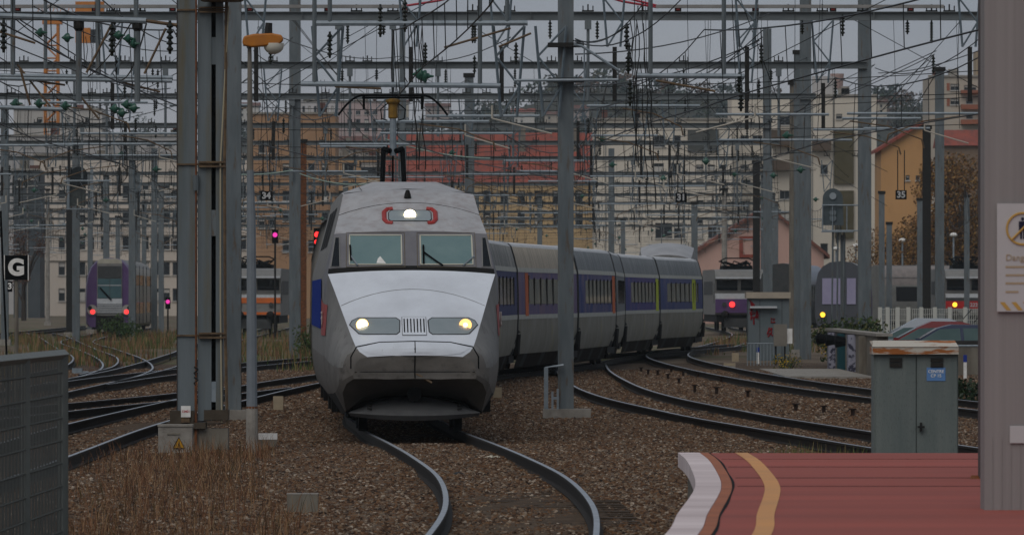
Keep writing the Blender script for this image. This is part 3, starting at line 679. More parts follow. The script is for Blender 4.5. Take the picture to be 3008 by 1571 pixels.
for gi, (Y, xl, xr, posts, bh, zb) in enumerate(GY):
    rr = random.Random(100+gi)
    if gi == 0:
        lab = 'nearest steel portal frame with its bare post in front of the coaches'
    else: lab = f'grey steel overhead line gantry across the yard, {ORD[gi]} from the camera'
    t = thing('overhead_gantry', lab, 'gantry', (0, Y, 0), 0, 'steel gantries spanning the yard')
    b = MB(); h = bh; fl = .2
    b.b2(xl, xr, -.012, .012, zb+.02, zb+h-.02); b.b2(xl, xr, -fl/2, fl/2, zb, zb+.02); b.b2(xl, xr, -fl/2, fl/2, zb+h-.02, zb+h)
    for k in range(int((xr-xl)/3.1)):
        b.b2(xl+k*3.1+1, xl+k*3.1+1.02, -fl/2, fl/2, zb+.02, zb+h-.02)
    b.build('beam', beamm, t)
    for X in posts: post(t, X, .22, (13.8 if Y in (243,281,327) and abs(X) > 7 and abs(X) < 12 else zb+h+rr.choice((0,.1,1.4))), .42 if Y < 300 else .36)
    if gi == 0:
        post(t, pX(1662,Y), .16, 10.2, .297); p2 = post(t, pX(684,Y), .16, 10.2, .305)
        MB().b2(-.45,.45,-.4,.4,-.25,.05).build('footing', conc, t, loc=(pX(1662,Y)+.02, .16, -.03)); MB().b2(-.36,.36,-.4,.4,-.4,.02).build('footing', conc, t, loc=(pX(690,Y), .16, -.02))
        s_ = MB(); s_.tube([(0,0,0),(0,0,1.0),(.33,0,1.04)], .035, 6); s_.b2(-.04,.04,-.04,.04,0,1.0); s_.b2(.2,.24,-.03,.03,0,.6); s_.b2(.1,.14,-.03,.03,0,.55); s_.b2(.1,.24,-.02,.02,.4,.45); s_.build('cable_guard', galv, t, loc=(pX(1604,Y), -.1, -.2))
        # trapezoid bracket on the right of the post
        q = MB(); P = lambda x, y: (pX(x,Y), -.25, pZ(y,Y)); q.tube([P(1685,133),P(1708,137),P(1816,208),P(1816,236),P(1510,238)], .03, 6); q.tube([P(1716,140),P(1716,236)], .015, 5); q.build('side_bracket', galv, t)
        for yy in (133,236): MB().b2(-.34,.34,-.2,.2,-.04,.04).build('clamp', darkm, t, loc=(pX(1662,Y), 0, pZ(yy,Y)))
        for (xa, ya, xb, yb) in ((930,71,1550,70),(1870,224,2185,226),(885,248,1470,254)):
            MB().tube([(pX(xa,Y),-.3,pZ(ya,Y)),(pX(xb,Y),-.3,pZ(yb,Y))], .05, 8).build('registration_tube', galv, t)
            for xx in (xa+40, xb-60): link('drop_post', DROP[1.4 if ya < 100 else 2.2], t, (pX(xx,Y), -.3, pZ(ya,Y)+(1.4 if ya < 100 else 2.2)))
        for (xa, ya, xb, yb) in ((1465,30+110,1560,70+30),(1305,142,1500,85),(1925,238,2100,270),(1120,262,985,256)):
            MB().tube([(pX(xa,Y),-.3,pZ(ya,Y)),(pX(xb,Y),-.3,pZ(yb,Y))], .024, 6).build('steady_arm', rustarm, t)
        for (xx, yy, k) in ((970,95,0),(1118,15,2),(1190,0,2),(1840,70,0),(1845,160,1),(1850,235,0),(2170,215,1),(2175,270,1)): link('insulator', INS[k], t, (pX(xx,Y), -.3, pZ(yy,Y)))
        for (xx, yy) in ((1237,220),(1250,226)): link('glass_insulator', GLS, t, (pX(xx,Y), -.3, pZ(yy,Y)))
        for (xx, yy, k) in ((1205,75,0),(1222,75,1),(1850,60,2),(1870,70,3),(1880,190,0)): link('jumper_cable', JMP[k], t, (pX(xx,Y), -.28, pZ(yy,Y)))
        for xx in (963,1495,1618): link('lattice_hanger', LAT, t, (pX(xx,Y), -.1, pZ(78,Y)))
        continue
    # suspensions over the tracks, and more between them where the far yard fans out
    xs = [x for x in (contact_x(p, Y) for p, _ in CATS) if x is not None and xl < x < xr+4]
    x = xl+rr.uniform(.5,2)
    extra = []
    while x < xr-1:
        if all(abs(x-q) > 1.3 for q in xs): extra.append(x)
        x += rr.uniform(2.2,3.6)
    vis = 1504*Y/F+1.5
    for x in xs+extra:
        if abs(x) > vis: continue
        kind = rr.random(); s = rr.choice((-1,1)); zt = 6.35+rr.uniform(-.25,.35)
        if kind < .42:
            link('lattice_hanger', LAT, t, (x, -.13, zb)); link('perforated_plate', PLATE, t, (x+.02, -.13, zb-1.7)); 
            link('insulator', INS[0], t, (x+.35, -.1, zb-1.7+.1))
        elif kind < .75:
            L = rr.choice((2.2,3.0)); link('drop_post', DROP[L], t, (x, -.14, zb)); link('insulator', rr.choice(INS), t, (x+.25*s, -.12, zb-.02))
        else:
            link('insulator', INS[2], t, (x, 0, zb)); link('insulator', INS[0], t, (x+.05, 0, zb-.95)); 
        L = rr.choice((1.8,2.6,2.6,3.6))
        if Y < 230 or rr.random() < .45: link('registration_tube', TUBE[L], t, (x+s*rr.uniform(.4,1.1), -.16, zt))
        a = link('steady_arm', rr.choice((ARM,ARM,ARM2)), t, (x+s*.2, -.2, zt-.06)); a.scale = (s*rr.uniform(.7,1.1), 1, 1)
        if rr.random() < .12: link('jumper_cable', rr.choice(JMP), t, (x+s*rr.uniform(.5,1.2), .1, zb-rr.uniform(0,.6)))
        if rr.random() < .3: link('glass_insulator', GLS, t, (x-s*rr.uniform(.5,1.3), -.1, rr.uniform(6.2,7.6)), rr.uniform(-.6,.6))
        if rr.random() < .9: link('beam_clip', CLIP, t, (x, 0, zb+h))
        if rr.random() < .7: link('beam_clip', CLIP, t, (x+rr.uniform(.4,1.6), 0, zb+h))
        if rr.random() < .25: link('insulator', rr.choice(INS), t, (x+rr.uniform(-1.2,1.2), 0, zb))
    # cross-span wires below the beam
    cw = MB()
    a0, a1 = max(xl, -vis), min(xr, vis)
    for zz, sg in ((7.3+rr.uniform(-.2,.2), .5), (6.9, .25)):
        n = 16; cw.tube([(a0+(a1-a0)*k/n, .05, zz+sg*(2*k/n-1)**2-.3) for k in range(n+1)], .011, 3, cap=False)
    for k in range(int((a1-a0)/1.7)):
        xx = a0+rr.uniform(0, a1-a0); cw.tube([(xx, .03, zb), (xx+rr.uniform(-.12,.12), .03, 6.4+rr.uniform(-.3,.6))], .0075, 3, cap=False)
    for k in range(7):
        xx = a0+rr.uniform(0, a1-a0); cw.tube([(xx, .08, zb+rr.uniform(-.2,.2)), (xx+rr.uniform(-6,6), .08+rr.uniform(0,1), 5.9+rr.uniform(0,1.6))], .011, 3, cap=False)
    cw.build('span_wire', wirem, t)
# feeder trough on the first visible gantry, with red cable ends
g2 = thing('feeder_trough', 'pale cable trough with red cable ends along the top of the nearest visible beam', 'cable trough', (0, 203, 9.83))
for xa, xb in ((-14,-2.9),(3.9,11.7)):
    MB().b2(xa, xb, -.12, .12, .10, .19).build('trough', mat('trough_grey', (.33,.32,.31), (.27,.26,.25), sc=2), g2)
    k = xa+.6
    while k < xb:
        f_ = MB().b2(-.09,.09,-.05,.05,-.02,.1).build('support_foot', darkm, g2, loc=(k,0,0)); MB().b2(-.05,.05,-.07,-.05,.04,.1).build('red_cap', redp, f_); k += 2.1
redc = mat('red_cable', (.38,.05,.08), rough=.5)
for pts in ([(-2.9,0,.16),(-2.0,0,.3),(-1.2,0,.5),(-.4,0,.56)],[(3.95,0,.16),(3.2,0,.35),(2.4,0,.55),(1.9,0,.62)],[(3.95,0,.12),(3.0,0,.28),(2.3,0,.48),(1.9,0,.52)]):
    MB().tube(pts, .035, 6).build('red_cable', redc, g2)
# ---------------------------------------------------------------- catenaries: messenger, contact wire and droppers per track
SUP = [60]+[g[0] for g in GY]
for ci, (path, nm) in enumerate(CATS):
    y0, y1 = max(path[0][1], 60), min(path[-1][1], 640); rr = random.Random(ci*7+3)
    t = thing('catenary', f'overhead contact wire above the {nm} track', 'overhead wire', (0,0,0), 0, 'overhead contact wires')
    sup = [y0]+[q for q in SUP if y0+6 < q < y1-6]+[y1]
    mes = MB(); con = MB(); dr = MB(); mp_ = []; cp = []
    for k, (a, b) in enumerate(zip(sup, sup[1:])):
        n = max(4, int((b-a)/4)); za, zb_ = 7.15, 7.15
        for q in range(n):
            u = q/n; Y = a+(b-a)*u; X = Xat(path, Y); zig = .2*(1-2*u)*(1 if k % 2 else -1)
            zm = 7.15-.8*4*u*(1-u)*min(1, (b-a)/45); mp_.append((X+zig*.6, Y, zm)); cp.append((X+zig, Y, 5.72))
            if q: dr.tube([(X+zig*.6, Y, zm), (X+zig, Y, 5.72)], .009, 3, cap=False)
    mes.tube(mp_, .014, 4, cap=False).build('messenger_wire', wirem, t); con.tube(cp, .014, 4, cap=False).build('contact_wire', wirem, t)
    tag(dr.build('dropper', wirem, t), kind='stuff')
# feeder lines and anchor stays slanting between the gantries
fd = thing('feeder_lines', 'slack feeder cables and stays slanting between the gantries', 'cables', (0,0,0))
rr = random.Random(55)
def slack(a, b, sag, r=.013, n=10): return MB().tube([Vector(a).lerp(Vector(b), k/n)-Vector((0,0,sag*4*(k/n)*(1-k/n))) for k in range(n+1)], r, 4, cap=False)
LN = [((2750,150,203),(1700,620,420)),((2745,160,203),(2250,470,281)),((2745,160,203),(2330,330,243)),((2570,190,243),(1900,420,330)),((2570,190,243),(2100,500,364)),((2370,170,281),(1760,330,243)),((2370,175,281),(1950,520,402)),
      ((2240,110,150),(1700,330,172)),((2240,90,140),(1720,440,243)),((2232,130,150),(1500,400,281)),((2000,0,120),(1685,120,141)),((1890,10,130),(1690,115,141)),
      ((1372,235,281),(1080,330,327)),((1372,235,281),(1600,330,327)),((1372,235,281),(1250,300,402)),((1180,170,243),(900,300,281)),((1180,170,243),(1400,290,281)),((1180,165,243),(1500,110,172)),((1180,165,243),(760,80,172)),
      ((860,110,243),(700,250,281)),((860,60,203),(1170,420,364)),((850,40,203),(1300,560,452)),((880,130,281),(1290,400,402)),((0,20,115),(500,260,203)),((60,60,115),(520,330,243)),((0,120,130),(500,280,243)),((100,20,150),(520,150,203)),((0,170,150),(420,330,281)),
      ((300,0,110),(520,130,172)),((0,240,172),(520,420,327)),((520,170,243),(130,420,281)),((520,215,203),(200,330,281)),((430,70,115),(330,215,141)),((390,60,115),(260,225,141)),((180,430,281),(0,300,203)),((520,310,281),(0,400,281)),
      ((1690,160,141),(2260,40,172)),((1690,120,141),(1850,70,141)),((1690,250,172),(2230,120,150)),((2570,200,203),(2900,95,150)),((2580,215,243),(2900,140,172)),((2572,330,281),(2742,165,203)),((2750,215,203),(2580,430,243)),((840,300,203),(1150,470,281)),((745,150,172),(830,190,203)),((745,260,203),(880,340,281))]
for (a, b) in LN: slack(px(*a), px(*b), rr.uniform(.05,.5)).build('cable', wirem, fd)
for k in range(46):                                # more stays deeper in the yard
    Y0 = rr.uniform(240,520); Y1 = Y0+rr.uniform(20,70); v = 1504*Y0/F
    xa = rr.uniform(-v,min(v,12)); slack((xa,Y0,rr.uniform(6.5,9.5)), (xa+rr.uniform(-7,7),Y1,rr.uniform(6,9.5)), rr.uniform(0,.6)).build('cable', wirem, fd)
pale = mat('pale_green_rope', (.38,.47,.42), rough=.6)
for a, b in (((1130,408,203),(1440,465,203)),((590,500,203),(860,500,203)),((880,510,203),(1090,540,203)),((545,480,215),(700,485,215))): slack(px(*a), px(*b), .12, .013).build('pale_rope', pale, fd)
# ================================================================ other trains
purple = mat('purple_paint', (.14,.085,.19), (.16,.105,.21), sc=2, rough=.4)
grey1 = mat('loco_grey', (.22,.22,.21), (.28,.27,.26), sc=2, rough=.55, col3=(.15,.13,.11), sc3=4, f3=(.55,.8))
dgrey = mat('loco_dark_grey', (.075,.08,.08), (.1,.1,.1), sc=3, rough=.6)
off = mat('loco_pale_band', (.52,.53,.54), (.45,.46,.47), sc=4, rough=.5)
lorange = mat('loco_orange', (.6,.2,.05), (.5,.18,.06), sc=3, rough=.5)
beige = mat('stainless_dirty', (.28,.255,.21), (.36,.33,.28), sc=1.5, rough=.45, stretch=(1,1,.2), col3=(.12,.10,.08), sc3=2, f3=(.55,.8))
# ---- double deck regional train
Y = 431; t = thing('double_deck_train', 'purple double deck train with two red tail lamps at left', 'train', (pX(322,Y), Y, 0), math.radians(1.5))
def ringx(w, zlist): return [(w*a, z) for a, z in zlist]
dsec = [(0,4.32),(.5,4.27),(.85,4.1),(1.12,3.8),(1.3,3.35),(1.4,2.8),(1.42,2.0),(1.42,1.0),(1.36,.5),(1.2,.32)]
def loft(stations, sec, mats, pick):
    mb = MB(); ring = sec+[(-u, z) for u, z in sec[::-1] if u > 0]; n = len(ring)
    for d, su, sz, z0 in stations:
        for u, z in ring: mb.v.append((u*su, d, z0+(z-z0)*sz))
    for i in range(len(stations)-1):
        for k in range(n):
            zc = (ring[k][1]+ring[(k+1) % n][1])/2; uc = abs(ring[k][0]+ring[(k+1) % n][0])/2
            mb.f.append((i*n+k, i*n+(k+1) % n, (i+1)*n+(k+1) % n, (i+1)*n+k)); mb.m.append(pick(i, uc, zc))
    mb.f += [tuple(range(n))[::-1], tuple(range((len(stations)-1)*n, len(stations)*n))]; mb.m += [pick(-1,0,2), pick(9,0,2)]
    return mb
loft([(0,.92,.975,1.2),(.35,.98,.99,1.2),(1.2,1,1,1.2),(2.2,1,1,1.2)], dsec, None, lambda i, u, z: 0).build('cab', purple, t, True)
loft([(2.2,1,1,1.2),(26.8,1,1,1.2)], dsec, None, lambda i, u, z: 1 if z > 3.9 else 0).build('body', [beige, grey1], t, True)
t2 = thing('double_deck_coach', 'dirty beige double deck coach coupled behind the purple cab', 'train', (pX(322,Y)-27.2*math.sin(math.radians(1.5)), Y+27.2*math.cos(math.radians(1.5)), 0), math.radians(1.3))
loft([(0,1,1,1.2),(26.4,1,1,1.2)], dsec, None, lambda i, u, z: 1 if z > 3.9 else 0).build('body', [beige, grey1], t2, True)
for tt in (t, t2):
    for s in (-1, 1):
        for z0, z1 in ((2.75,3.35),(1.1,1.75)):
            for k in range(9):
                MB().b2(s*1.40, s*1.43, 4.2+k*2.4, 5.8+k*2.4, z0, z1).build('window', glassd, tt)
        for k in range(3): MB().b2(s*1.41, s*1.45, 3+k*9.3, 3.25+k*9.3, .5, 3.9).build('drainpipe', dgrey, tt)
    for c in (4, 22):
        mb = MB(); mb.b2(-1.1,1.1,c-1.6,c+1.6,.2,.6)
        for s in (-1,1):
            for q in (-1.2,1.2): mb.lathe([(.45,-.07),(.45,.07)], 12, (s*.75, c+q, .45), axis=0)
        mb.build('bogie', under, tt)
fc = MB(); fc.b2(-.72,.72,-.06,.3,1.0,4.0); cab = fc.build('front_panel', grey1, t)
MB().ext([(-.72,4.0),(.72,4.0),(.68,4.18),(.4,4.27),(-.4,4.27),(-.68,4.18)], -.04, 1.5).build('roof_cap', mat('cream_roof', (.45,.43,.37), (.38,.36,.31), sc=3), t)
MB().b2(-.68,.68,-.10,-.03,3.15,3.85).build('destination_box', dgrey, cab)
wsn = MB().b2(-.68,.68,-.12,-.03,2.0,3.12).build('windscreen', mat('train_glass_teal', (.09,.15,.165), (.12,.19,.2), sc=1.5, rough=.1), cab)
MB().b2(-.68,.68,-.14,-.11,2.72,2.76).build('glare_strip', off, wsn); MB().tube([(-.55,-.15,2.6),(.1,-.15,1.9)], .05, 5).build('wiper', black, wsn); MB().b2(0,.03,-.14,-.11,2.0,3.12).build('mullion', dgrey, wsn)
gl = MB().b2(-.72,.72,-.10,-.03,1.12,1.98).build('nose_panel', off, cab)
for k in range(6): MB().b2(-.72,.72,-.125,-.09,1.14+k*.1,1.165+k*.1).build('louvre', dgrey, gl)
for s in (-1,1):
    l = MB().lathe([(.30,0),(.28,.08)], 16, (s*1.0,-.13,1.33), axis=1).build('lamp_cluster', mat('lamp_pod', (.34,.33,.31), rough=.3), t)
    MB().lathe([(.13,0),(.12,.03)], 14, (s*.97,-.17,1.22), axis=1).build('tail_lamp', red_on, l); MB().lathe([(.12,0),(.1,.03)], 14, (s*1.13,-.17,1.45), axis=1).build('headlamp', glassd, l)
MB().b2(-.8,.8,-.02,.9,.25,1.0).build('coupler', under, t)
# ---- angular locomotives
def loco(label, x, Y, front, lamps, num=None, numc=None, wd=1.46, rz=0.0):
    t = thing('locomotive', label, 'locomotive', (pX(x,Y), Y, 0), rz); W = wd
    prof = [(-.05,1.0),(-.18,1.15),(-.18,2.05),(-.10,2.15),(.45,2.3),(.10,3.15),(-.12,3.25),(.35,3.62),(1.4,3.72)]   # nose profile (d, z)
    poly = [(d, z) for d, z in prof]+[(16.5,3.72),(17.2,3.2),(17.2,1.0)]
    b = MB(); b.ext(poly, -W, W, axis='x'); b.build('body', grey1, t)
    for (z0, z1, mt, e) in front: MB().b2(-W+.01, W-.01, -.21-e, -.05, z0, z1).build('front_band', mt, t)
    for s in (-1, 1):
        MB().add([(s*.10,.375,2.46),(s*(W-.1),.375,2.46),(s*(W-.1),.12,3.08),(s*.10,.12,3.08)], [(0,1,2,3)]).build('windscreen', glassd, t)
        MB().b2(s*(W-.005)-.015, s*(W-.005)+.03, .9, 1.6, 1.7, 2.9).build('cab_door', dgrey, t)
        MB().b2(s*W-.015, s*W+.02, 3.2, 14.5, 2.2, 3.0).build('side_grille', dgrey, t)
        MB().lathe([(.2,0),(.24,-.08),(.1,-.5)], 12, (s*.87,-.2,1.02), axis=1).build('buffer', under, t)
        u_ = MB().lathe([(.14,0),(.14,-.05)], 14, (s*.92,-.23,1.62), axis=1).build('lamp_socket', dgrey, t)
        mt = lamps.get(s)
        if mt: MB().lathe([(.14,0),(.13,-.03)], 14, (s*(.92 if abs(s) == 1 else s),-.285,1.62), axis=1).build('lit_lamp', mt, u_)
    if 0 in lamps: MB().lathe([(.17,0),(.16,-.04)], 14, (-.45,-.29,1.62), axis=1).build('lit_lamp', lamps[0], t)
    MB().b2(-W+.02, W-.02, -.2, 1.2, 3.16, 3.26).build('visor', off if front[0][2] is off else grey1, t)
    mb = MB(); mb.b2(-W+.1, W-.1, .2, 17, .55, 1.0)
    for c in (4, 13):
        for q in (-1.2,1.2):
            for s in (-1,1): mb.lathe([(.58,-.07),(.58,.07)], 14, (s*.75,c+q,.58), axis=0)
    mb.build('bogie', under, t)
    mb = MB(); mb.b2(-.9,.9,-.15,.1,.25,.8); mb.build('snow_plough', dgrey, t)
    mb = MB(); rr = random.Random(x)
    for k in range(9): mb.tube([(rr.uniform(-1,1),rr.uniform(2,5),3.72),(rr.uniform(-1.1,1.1),rr.uniform(2,5),4.1+rr.uniform(0,.25)),(rr.uniform(-1,1),rr.uniform(2,6),3.9)], .04, 5)
    mb.b2(-.9,.9,2.2,5.5,3.72,3.95); mb.tube([(-1,3,4.25),(-.7,3,4.4),(.7,3,4.4),(1,3,4.25)], .04, 5); mb.build('folded_pantograph', black, t)
    if num: text('number', num, .3, numc, t, (.75 if x < 2500 else .35, -.26, 1.78 if x < 2500 else 1.6), off=.006)
    return t
ylamp = mat('yellow_lamp_lit', (1,.6,.05), emis=((1,.5,.03), 2.0))
loco('grey locomotive with orange stripes half hidden behind the lamp post', 750, 431, [(2.02,2.2,off,.0),(1.72,2.03,lorange,.01),(1.05,1.2,lorange,.01)], {})
loco('purple and white locomotive with one red lamp beside the graffiti hut', 2172, 449, [(1.95,2.28,off,.01),(1.12,1.95,purple,.005)], {0: red_on}, '522276', mat('number_violet', (.2,.12,.26), rough=.5), rz=.02)
loco('grey and red locomotive with a yellow lamp at the far right', 2850, 440, [(2.02,2.26,off,.0),(1.82,2.03,dgrey,.01),(1.38,1.83,mat('loco_red', (.45,.04,.04), (.38,.04,.04), sc=3),.02)], {-1: ylamp}, '22217', off)
# ---- purple rail car with pale window shades
Y = 412; t = thing('rail_car', 'grey and purple rail car with pale lilac windows behind the weeds', 'train', (pX(2470,Y), Y, 0), -.06)
asec = [(0,4.05),(.6,3.98),(1.0,3.75),(1.25,3.4),(1.38,2.8),(1.42,2.0),(1.42,1.0),(1.3,.5)]
loft([(0,1,1,1),(2,1,1,1)], asec, None, lambda i, u, z: 1 if z > 3.5 else 0).build('cab', [mat('railcar_grey', (.12,.125,.14), rough=.5), off], t, True)
loft([(2,1,1,1),(26,1,1,1)], asec, None, lambda i, u, z: 1 if z > 3.5 else 0).build('body', [purple, grey1], t, True)
lil = mat('lilac_blind', (.34,.32,.43), (.38,.36,.46), sc=1.5, rough=.3)
for x0, x1 in ((-1.02,.22),(.33,.82)): MB().b2(x0, x1, -.05, .02, 1.68, 3.1).build('windscreen', lil, t)
for x0 in (-1.0,1.12-.05):
    l = MB().lathe([(.17,0),(.16,.05)], 14, (x0,-.07,1.1), axis=1).build('headlight', dgrey, t); MB().lathe([(.14,0),(.13,.03)], 14, (x0,-.11,1.1), axis=1).build('lit_lamp', ylamp, l)
MB().b2(-1,1,-.02,6,.3,.6).build('underframe', under, t)
# ---- dark coach between the posts, grey coach with ribbed roof
def plain_coach(label, x, Y, rz, L, bodym, roofm, ribs):
    t = thing('passenger_coach', label, 'train', (pX(x,Y), Y, 0), rz)
    loft([(0,1,1,1),(L,1,1,1)], asec, None, lambda i, u, z: 1 if z > 3.0 else 0).build('body', [bodym, roofm], t, True, 40)
    if ribs:
        for k in range(7):
            u = .3+.17*k; z = 4.05-.03*k-.012*k*k*1.3
            for s in (-1,1): MB().tube([(s*u,0,z-.02),(s*u,L,z-.02)], .02, 4).build('roof_rib', grey1, t)
        MB().tube([(u, 2.9, z+.01) for u, z in asec[:6]], .05, 5).build('roof_arch', off, t)
        MB().tube([(-u, 2.9, z+.01) for u, z in asec[:6]], .05, 5).build('roof_arch', off, t)
    for s in (-1,1):
        n = int(L/2.2)
        for k in range(n): MB().b2(s*1.385, s*1.43, .8+k*2.2, 2.3+k*2.2, 1.8, 2.7).build('window', glassd, t)
    MB().b2(-1.2,1.2,1,L-1,.2,.6).build('bogie', under, t)
    return t
plain_coach('dark blue coach with glossy roof glimpsed left of the rail car', 2300, 440, -.10, 24, dgrey, mat('coach_roof_blue', (.16,.19,.26), (.12,.13,.15), sc=1, rough=.3), False)
plain_coach('brown grey coach with ribbed curved roof behind the white fence', 2572, 468, math.radians(-70), 11, mat('ribbed_coach_side', (.2,.2,.19), (.25,.245,.23), sc=2, rough=.6), mat('ribbed_roof', (.30,.27,.255), (.25,.225,.215), sc=3, rough=.6), True)
# ================================================================ town
def wallm(n, c, k=.82):
    c = tuple(min(.8, .6*(v/.6)**.74*.97) for v in c); return mat('wall_'+n, c, tuple(v*k for v in c), sc=.15, rough=.9, stretch=(1,1,.4), col3=tuple(v*.6 for v in c), sc3=.5, f3=(.6,.85))
greyp = mat('downpipe_grey', (.3,.29,.27), rough=.7)
pane = mat('town_window', (.025,.03,.035), (.05,.055,.06), sc=.6, rough=.15)
shut = mat('shutter_pale', (.5,.48,.45), rough=.7)
tile = mat('roof_tile_red', (.34,.115,.08), (.25,.10,.08), sc=.4, rough=.85, bump=.4, bsc=4, stretch=(3,1,1), col3=(.17,.10,.08), sc3=.8, f3=(.55,.75))
tile2 = mat('roof_tile_brown', (.20,.10,.08), (.15,.085,.07), sc=.5, rough=.85)
_WM = {}
def win_mesh(w_, h_, style):
    k = (round(w_,2), round(h_,2), style)
    if k not in _WM:
        b = MB(); b.add([(-w_/2,0,-h_/2),(w_/2,0,-h_/2),(w_/2,0,h_/2),(-w_/2,0,h_/2)], [(0,1,2,3)], 0)
        t = .07
        b.b2(-w_/2,w_/2,-.05,-.005,h_/2-t,h_/2,1); b.b2(-w_/2,w_/2,-.05,-.005,-h_/2,-h_/2+t,1); b.b2(-w_/2,-w_/2+t,-.05,-.005,-h_/2+t,h_/2-t,1); b.b2(w_/2-t,w_/2,-.05,-.005,-h_/2+t,h_/2-t,1)
        if w_ > .9: b.b2(-.03,.03,-.045,-.004,-h_/2+t,h_/2-t,1)
        if style == 1: b.b2(-w_/2+t,w_/2-t,-.03,-.003,h_/2-t-h_*.3,h_/2-t,2)
        b.b2(-w_/2-.08,w_/2+.08,-.34,-.02,-h_/2-.1,-h_/2,2)
        if style == 2: b.b2(-w_/2+t,w_/2-t,-.03,-.003,-h_/2+t,h_/2-t-h_*.25,2)
        _WM[k] = b.mesh('window', [pane, mat('window_frame_grey', (.22,.22,.22), rough=.7), shut])
    return _WM[k]
def building(label, x0, x1, yt, yb, Y, wm, wins, depth=14, name='building', roof=None, zbase=-.3, cat='building', style=0, quiet=False):
    X0, X1, Z1 = pX(x0,Y), pX(x1,Y), pZ(yt,Y); Z0 = zbase if yb is None else pZ(yb,Y)
    t = thing(name, label, cat, ((X0+X1)/2, Y, Z0)); cx = (X0+X1)/2; H = Z1-Z0; w2 = (X1-X0)/2
    W = [(max(-w2+.1,pX(a,Y)-cx), min(w2-.1,pX(b,Y)-cx), pZ(d,Y)-Z0, pZ(c,Y)-Z0) for a, b, c, d in wins]
    W = [q for q in W if q[1]-q[0] > .3 and q[2] > .1 and q[3] < H-.05]
    xs = sorted({-w2, w2, *[q[0] for q in W], *[q[1] for q in W]}); zs = sorted({0, H, *[q[2] for q in W], *[q[3] for q in W]})
    b = MB(); RV = .22
    for i in range(len(xs)-1):
        for j in range(len(zs)-1):
            mx_, mz_ = (xs[i]+xs[i+1])/2, (zs[j]+zs[j+1])/2
            if any(q[0] < mx_ < q[1] and q[2] < mz_ < q[3] for q in W): continue
            b.add([(xs[i],0,zs[j]),(xs[i+1],0,zs[j]),(xs[i+1],0,zs[j+1]),(xs[i],0,zs[j+1])], [(0,1,2,3)])
    for a, c, d, e in W:
        b.add([(a,0,d),(c,0,d),(c,RV,d),(a,RV,d)], [(0,1,2,3)]); b.add([(a,0,e),(c,0,e),(c,RV,e),(a,RV,e)], [(3,2,1,0)])
        b.add([(a,0,d),(a,0,e),(a,RV,e),(a,RV,d)], [(3,2,1,0)]); b.add([(c,0,d),(c,0,e),(c,RV,e),(c,RV,d)], [(0,1,2,3)])
    b.add([(-w2,0,0),(-w2,depth,0),(-w2,depth,H),(-w2,0,H)], [(0,1,2,3)]); b.add([(w2,0,0),(w2,depth,0),(w2,depth,H),(w2,0,H)], [(3,2,1,0)])
    b.add([(-w2,depth,0),(w2,depth,0),(w2,depth,H),(-w2,depth,H)], [(3,2,1,0)]); b.add([(-w2,0,H),(w2,0,H),(w2,depth,H),(-w2,depth,H)], [(0,1,2,3)])
    b.build('wall', wm, t)
    rw = random.Random(int(x0))
    for a, c, d, e in W: link('window', win_mesh(c-a, e-d, style if style else rw.choice((0,0,0,1,1,2))), t, ((a+c)/2, RV-.02, (d+e)/2))
    if roof is None:
        r = MB(); r.b2(-w2-.15,w2+.15,-.2,.1,H-.02,H+.18); r.build('cornice', conc, t)
        for q in range(2+int(w2/5)):
            xx = rw.uniform(-w2+.6,w2-.6); hh = rw.uniform(.5,1.5); MB().b2(xx-rw.uniform(.25,.7),xx+rw.uniform(.25,.7),1.0,2.2,H,H+hh).build('chimney', rw.choice((concd,conc,tile2)), t)
        for q in range(1+int(w2/6)):
            xx = rw.uniform(-w2+.3,w2-.3)
            if not any(q_[0]-.15 < xx < q_[1]+.15 for q_ in W): MB().b2(xx-.06,xx+.06,-.1,.0,0,H).build('downpipe', greyp, t)
    elif roof[0] == 'slope':                        # pitched roof, eaves towards us, ridge rise in px rows
        rise = (yt-roof[1])*Y/F; r = MB(); o_ = .4
        r.add([(-w2-.3,-o_,-.1+H),(w2+.3,-o_,-.1+H),(w2+.3,depth/2,H+rise),(-w2-.3,depth/2,H+rise),(-w2-.3,depth+o_,-.1+H),(w2+.3,depth+o_,-.1+H)], [(0,1,2,3),(3,2,5,4),(0,3,4),(1,5,2)])
        ro = r.build('roof', roof[2], t)
        for k in range(roof[3]):
            xx = -w2+(k+.6)*2*w2/roof[3]; MB().b2(xx-.4,xx+.4,depth*.3,depth*.3+.7,H+rise*.5,H+rise*1.15).build('chimney', concd, ro)
    elif roof[0] == 'gable':                        # gable end towards us
        rise = (yt-roof[1])*Y/F; ax = (pX(roof[2],Y)-cx)
        gq = MB(); gq.add([(-w2,0,H),(w2,0,H),(ax,0,H+rise)], [(0,1,2)]); gq.build('gable', wm, t)
        r = MB(); o_ = .5; s1 = rise/(ax+w2); s2 = rise/(w2-ax)
        r.add([(-w2-o_,-o_,H-s1*o_),(ax,-o_,H+rise),(ax,depth,H+rise),(-w2-o_,depth,H-s1*o_),(-w2-o_,-o_,H-s1*o_+.3),(ax,-o_,H+rise+.3),(ax,depth,H+rise+.3),(-w2-o_,depth,H-s1*o_+.3)], [(0,1,2,3),(7,6,5,4),(0,4,5,1),(3,2,6,7),(0,3,7,4)])
        r.add([(w2+o_,-o_,H-s2*o_),(ax,-o_,H+rise),(ax,depth,H+rise),(w2+o_,depth,H-s2*o_),(w2+o_,-o_,H-s2*o_+.3),(ax,-o_,H+rise+.3),(ax,depth,H+rise+.3),(w2+o_,depth,H-s2*o_+.3)], [(3,2,1,0),(4,5,6,7),(1,5,4,0),(7,6,2,3),(4,7,3,0)])
        r.build('roof', roof[3], t)
    return t
def grid(xl, w_, rows): return [(x, x+w_, a, b) for x in xl for a, b in rows]
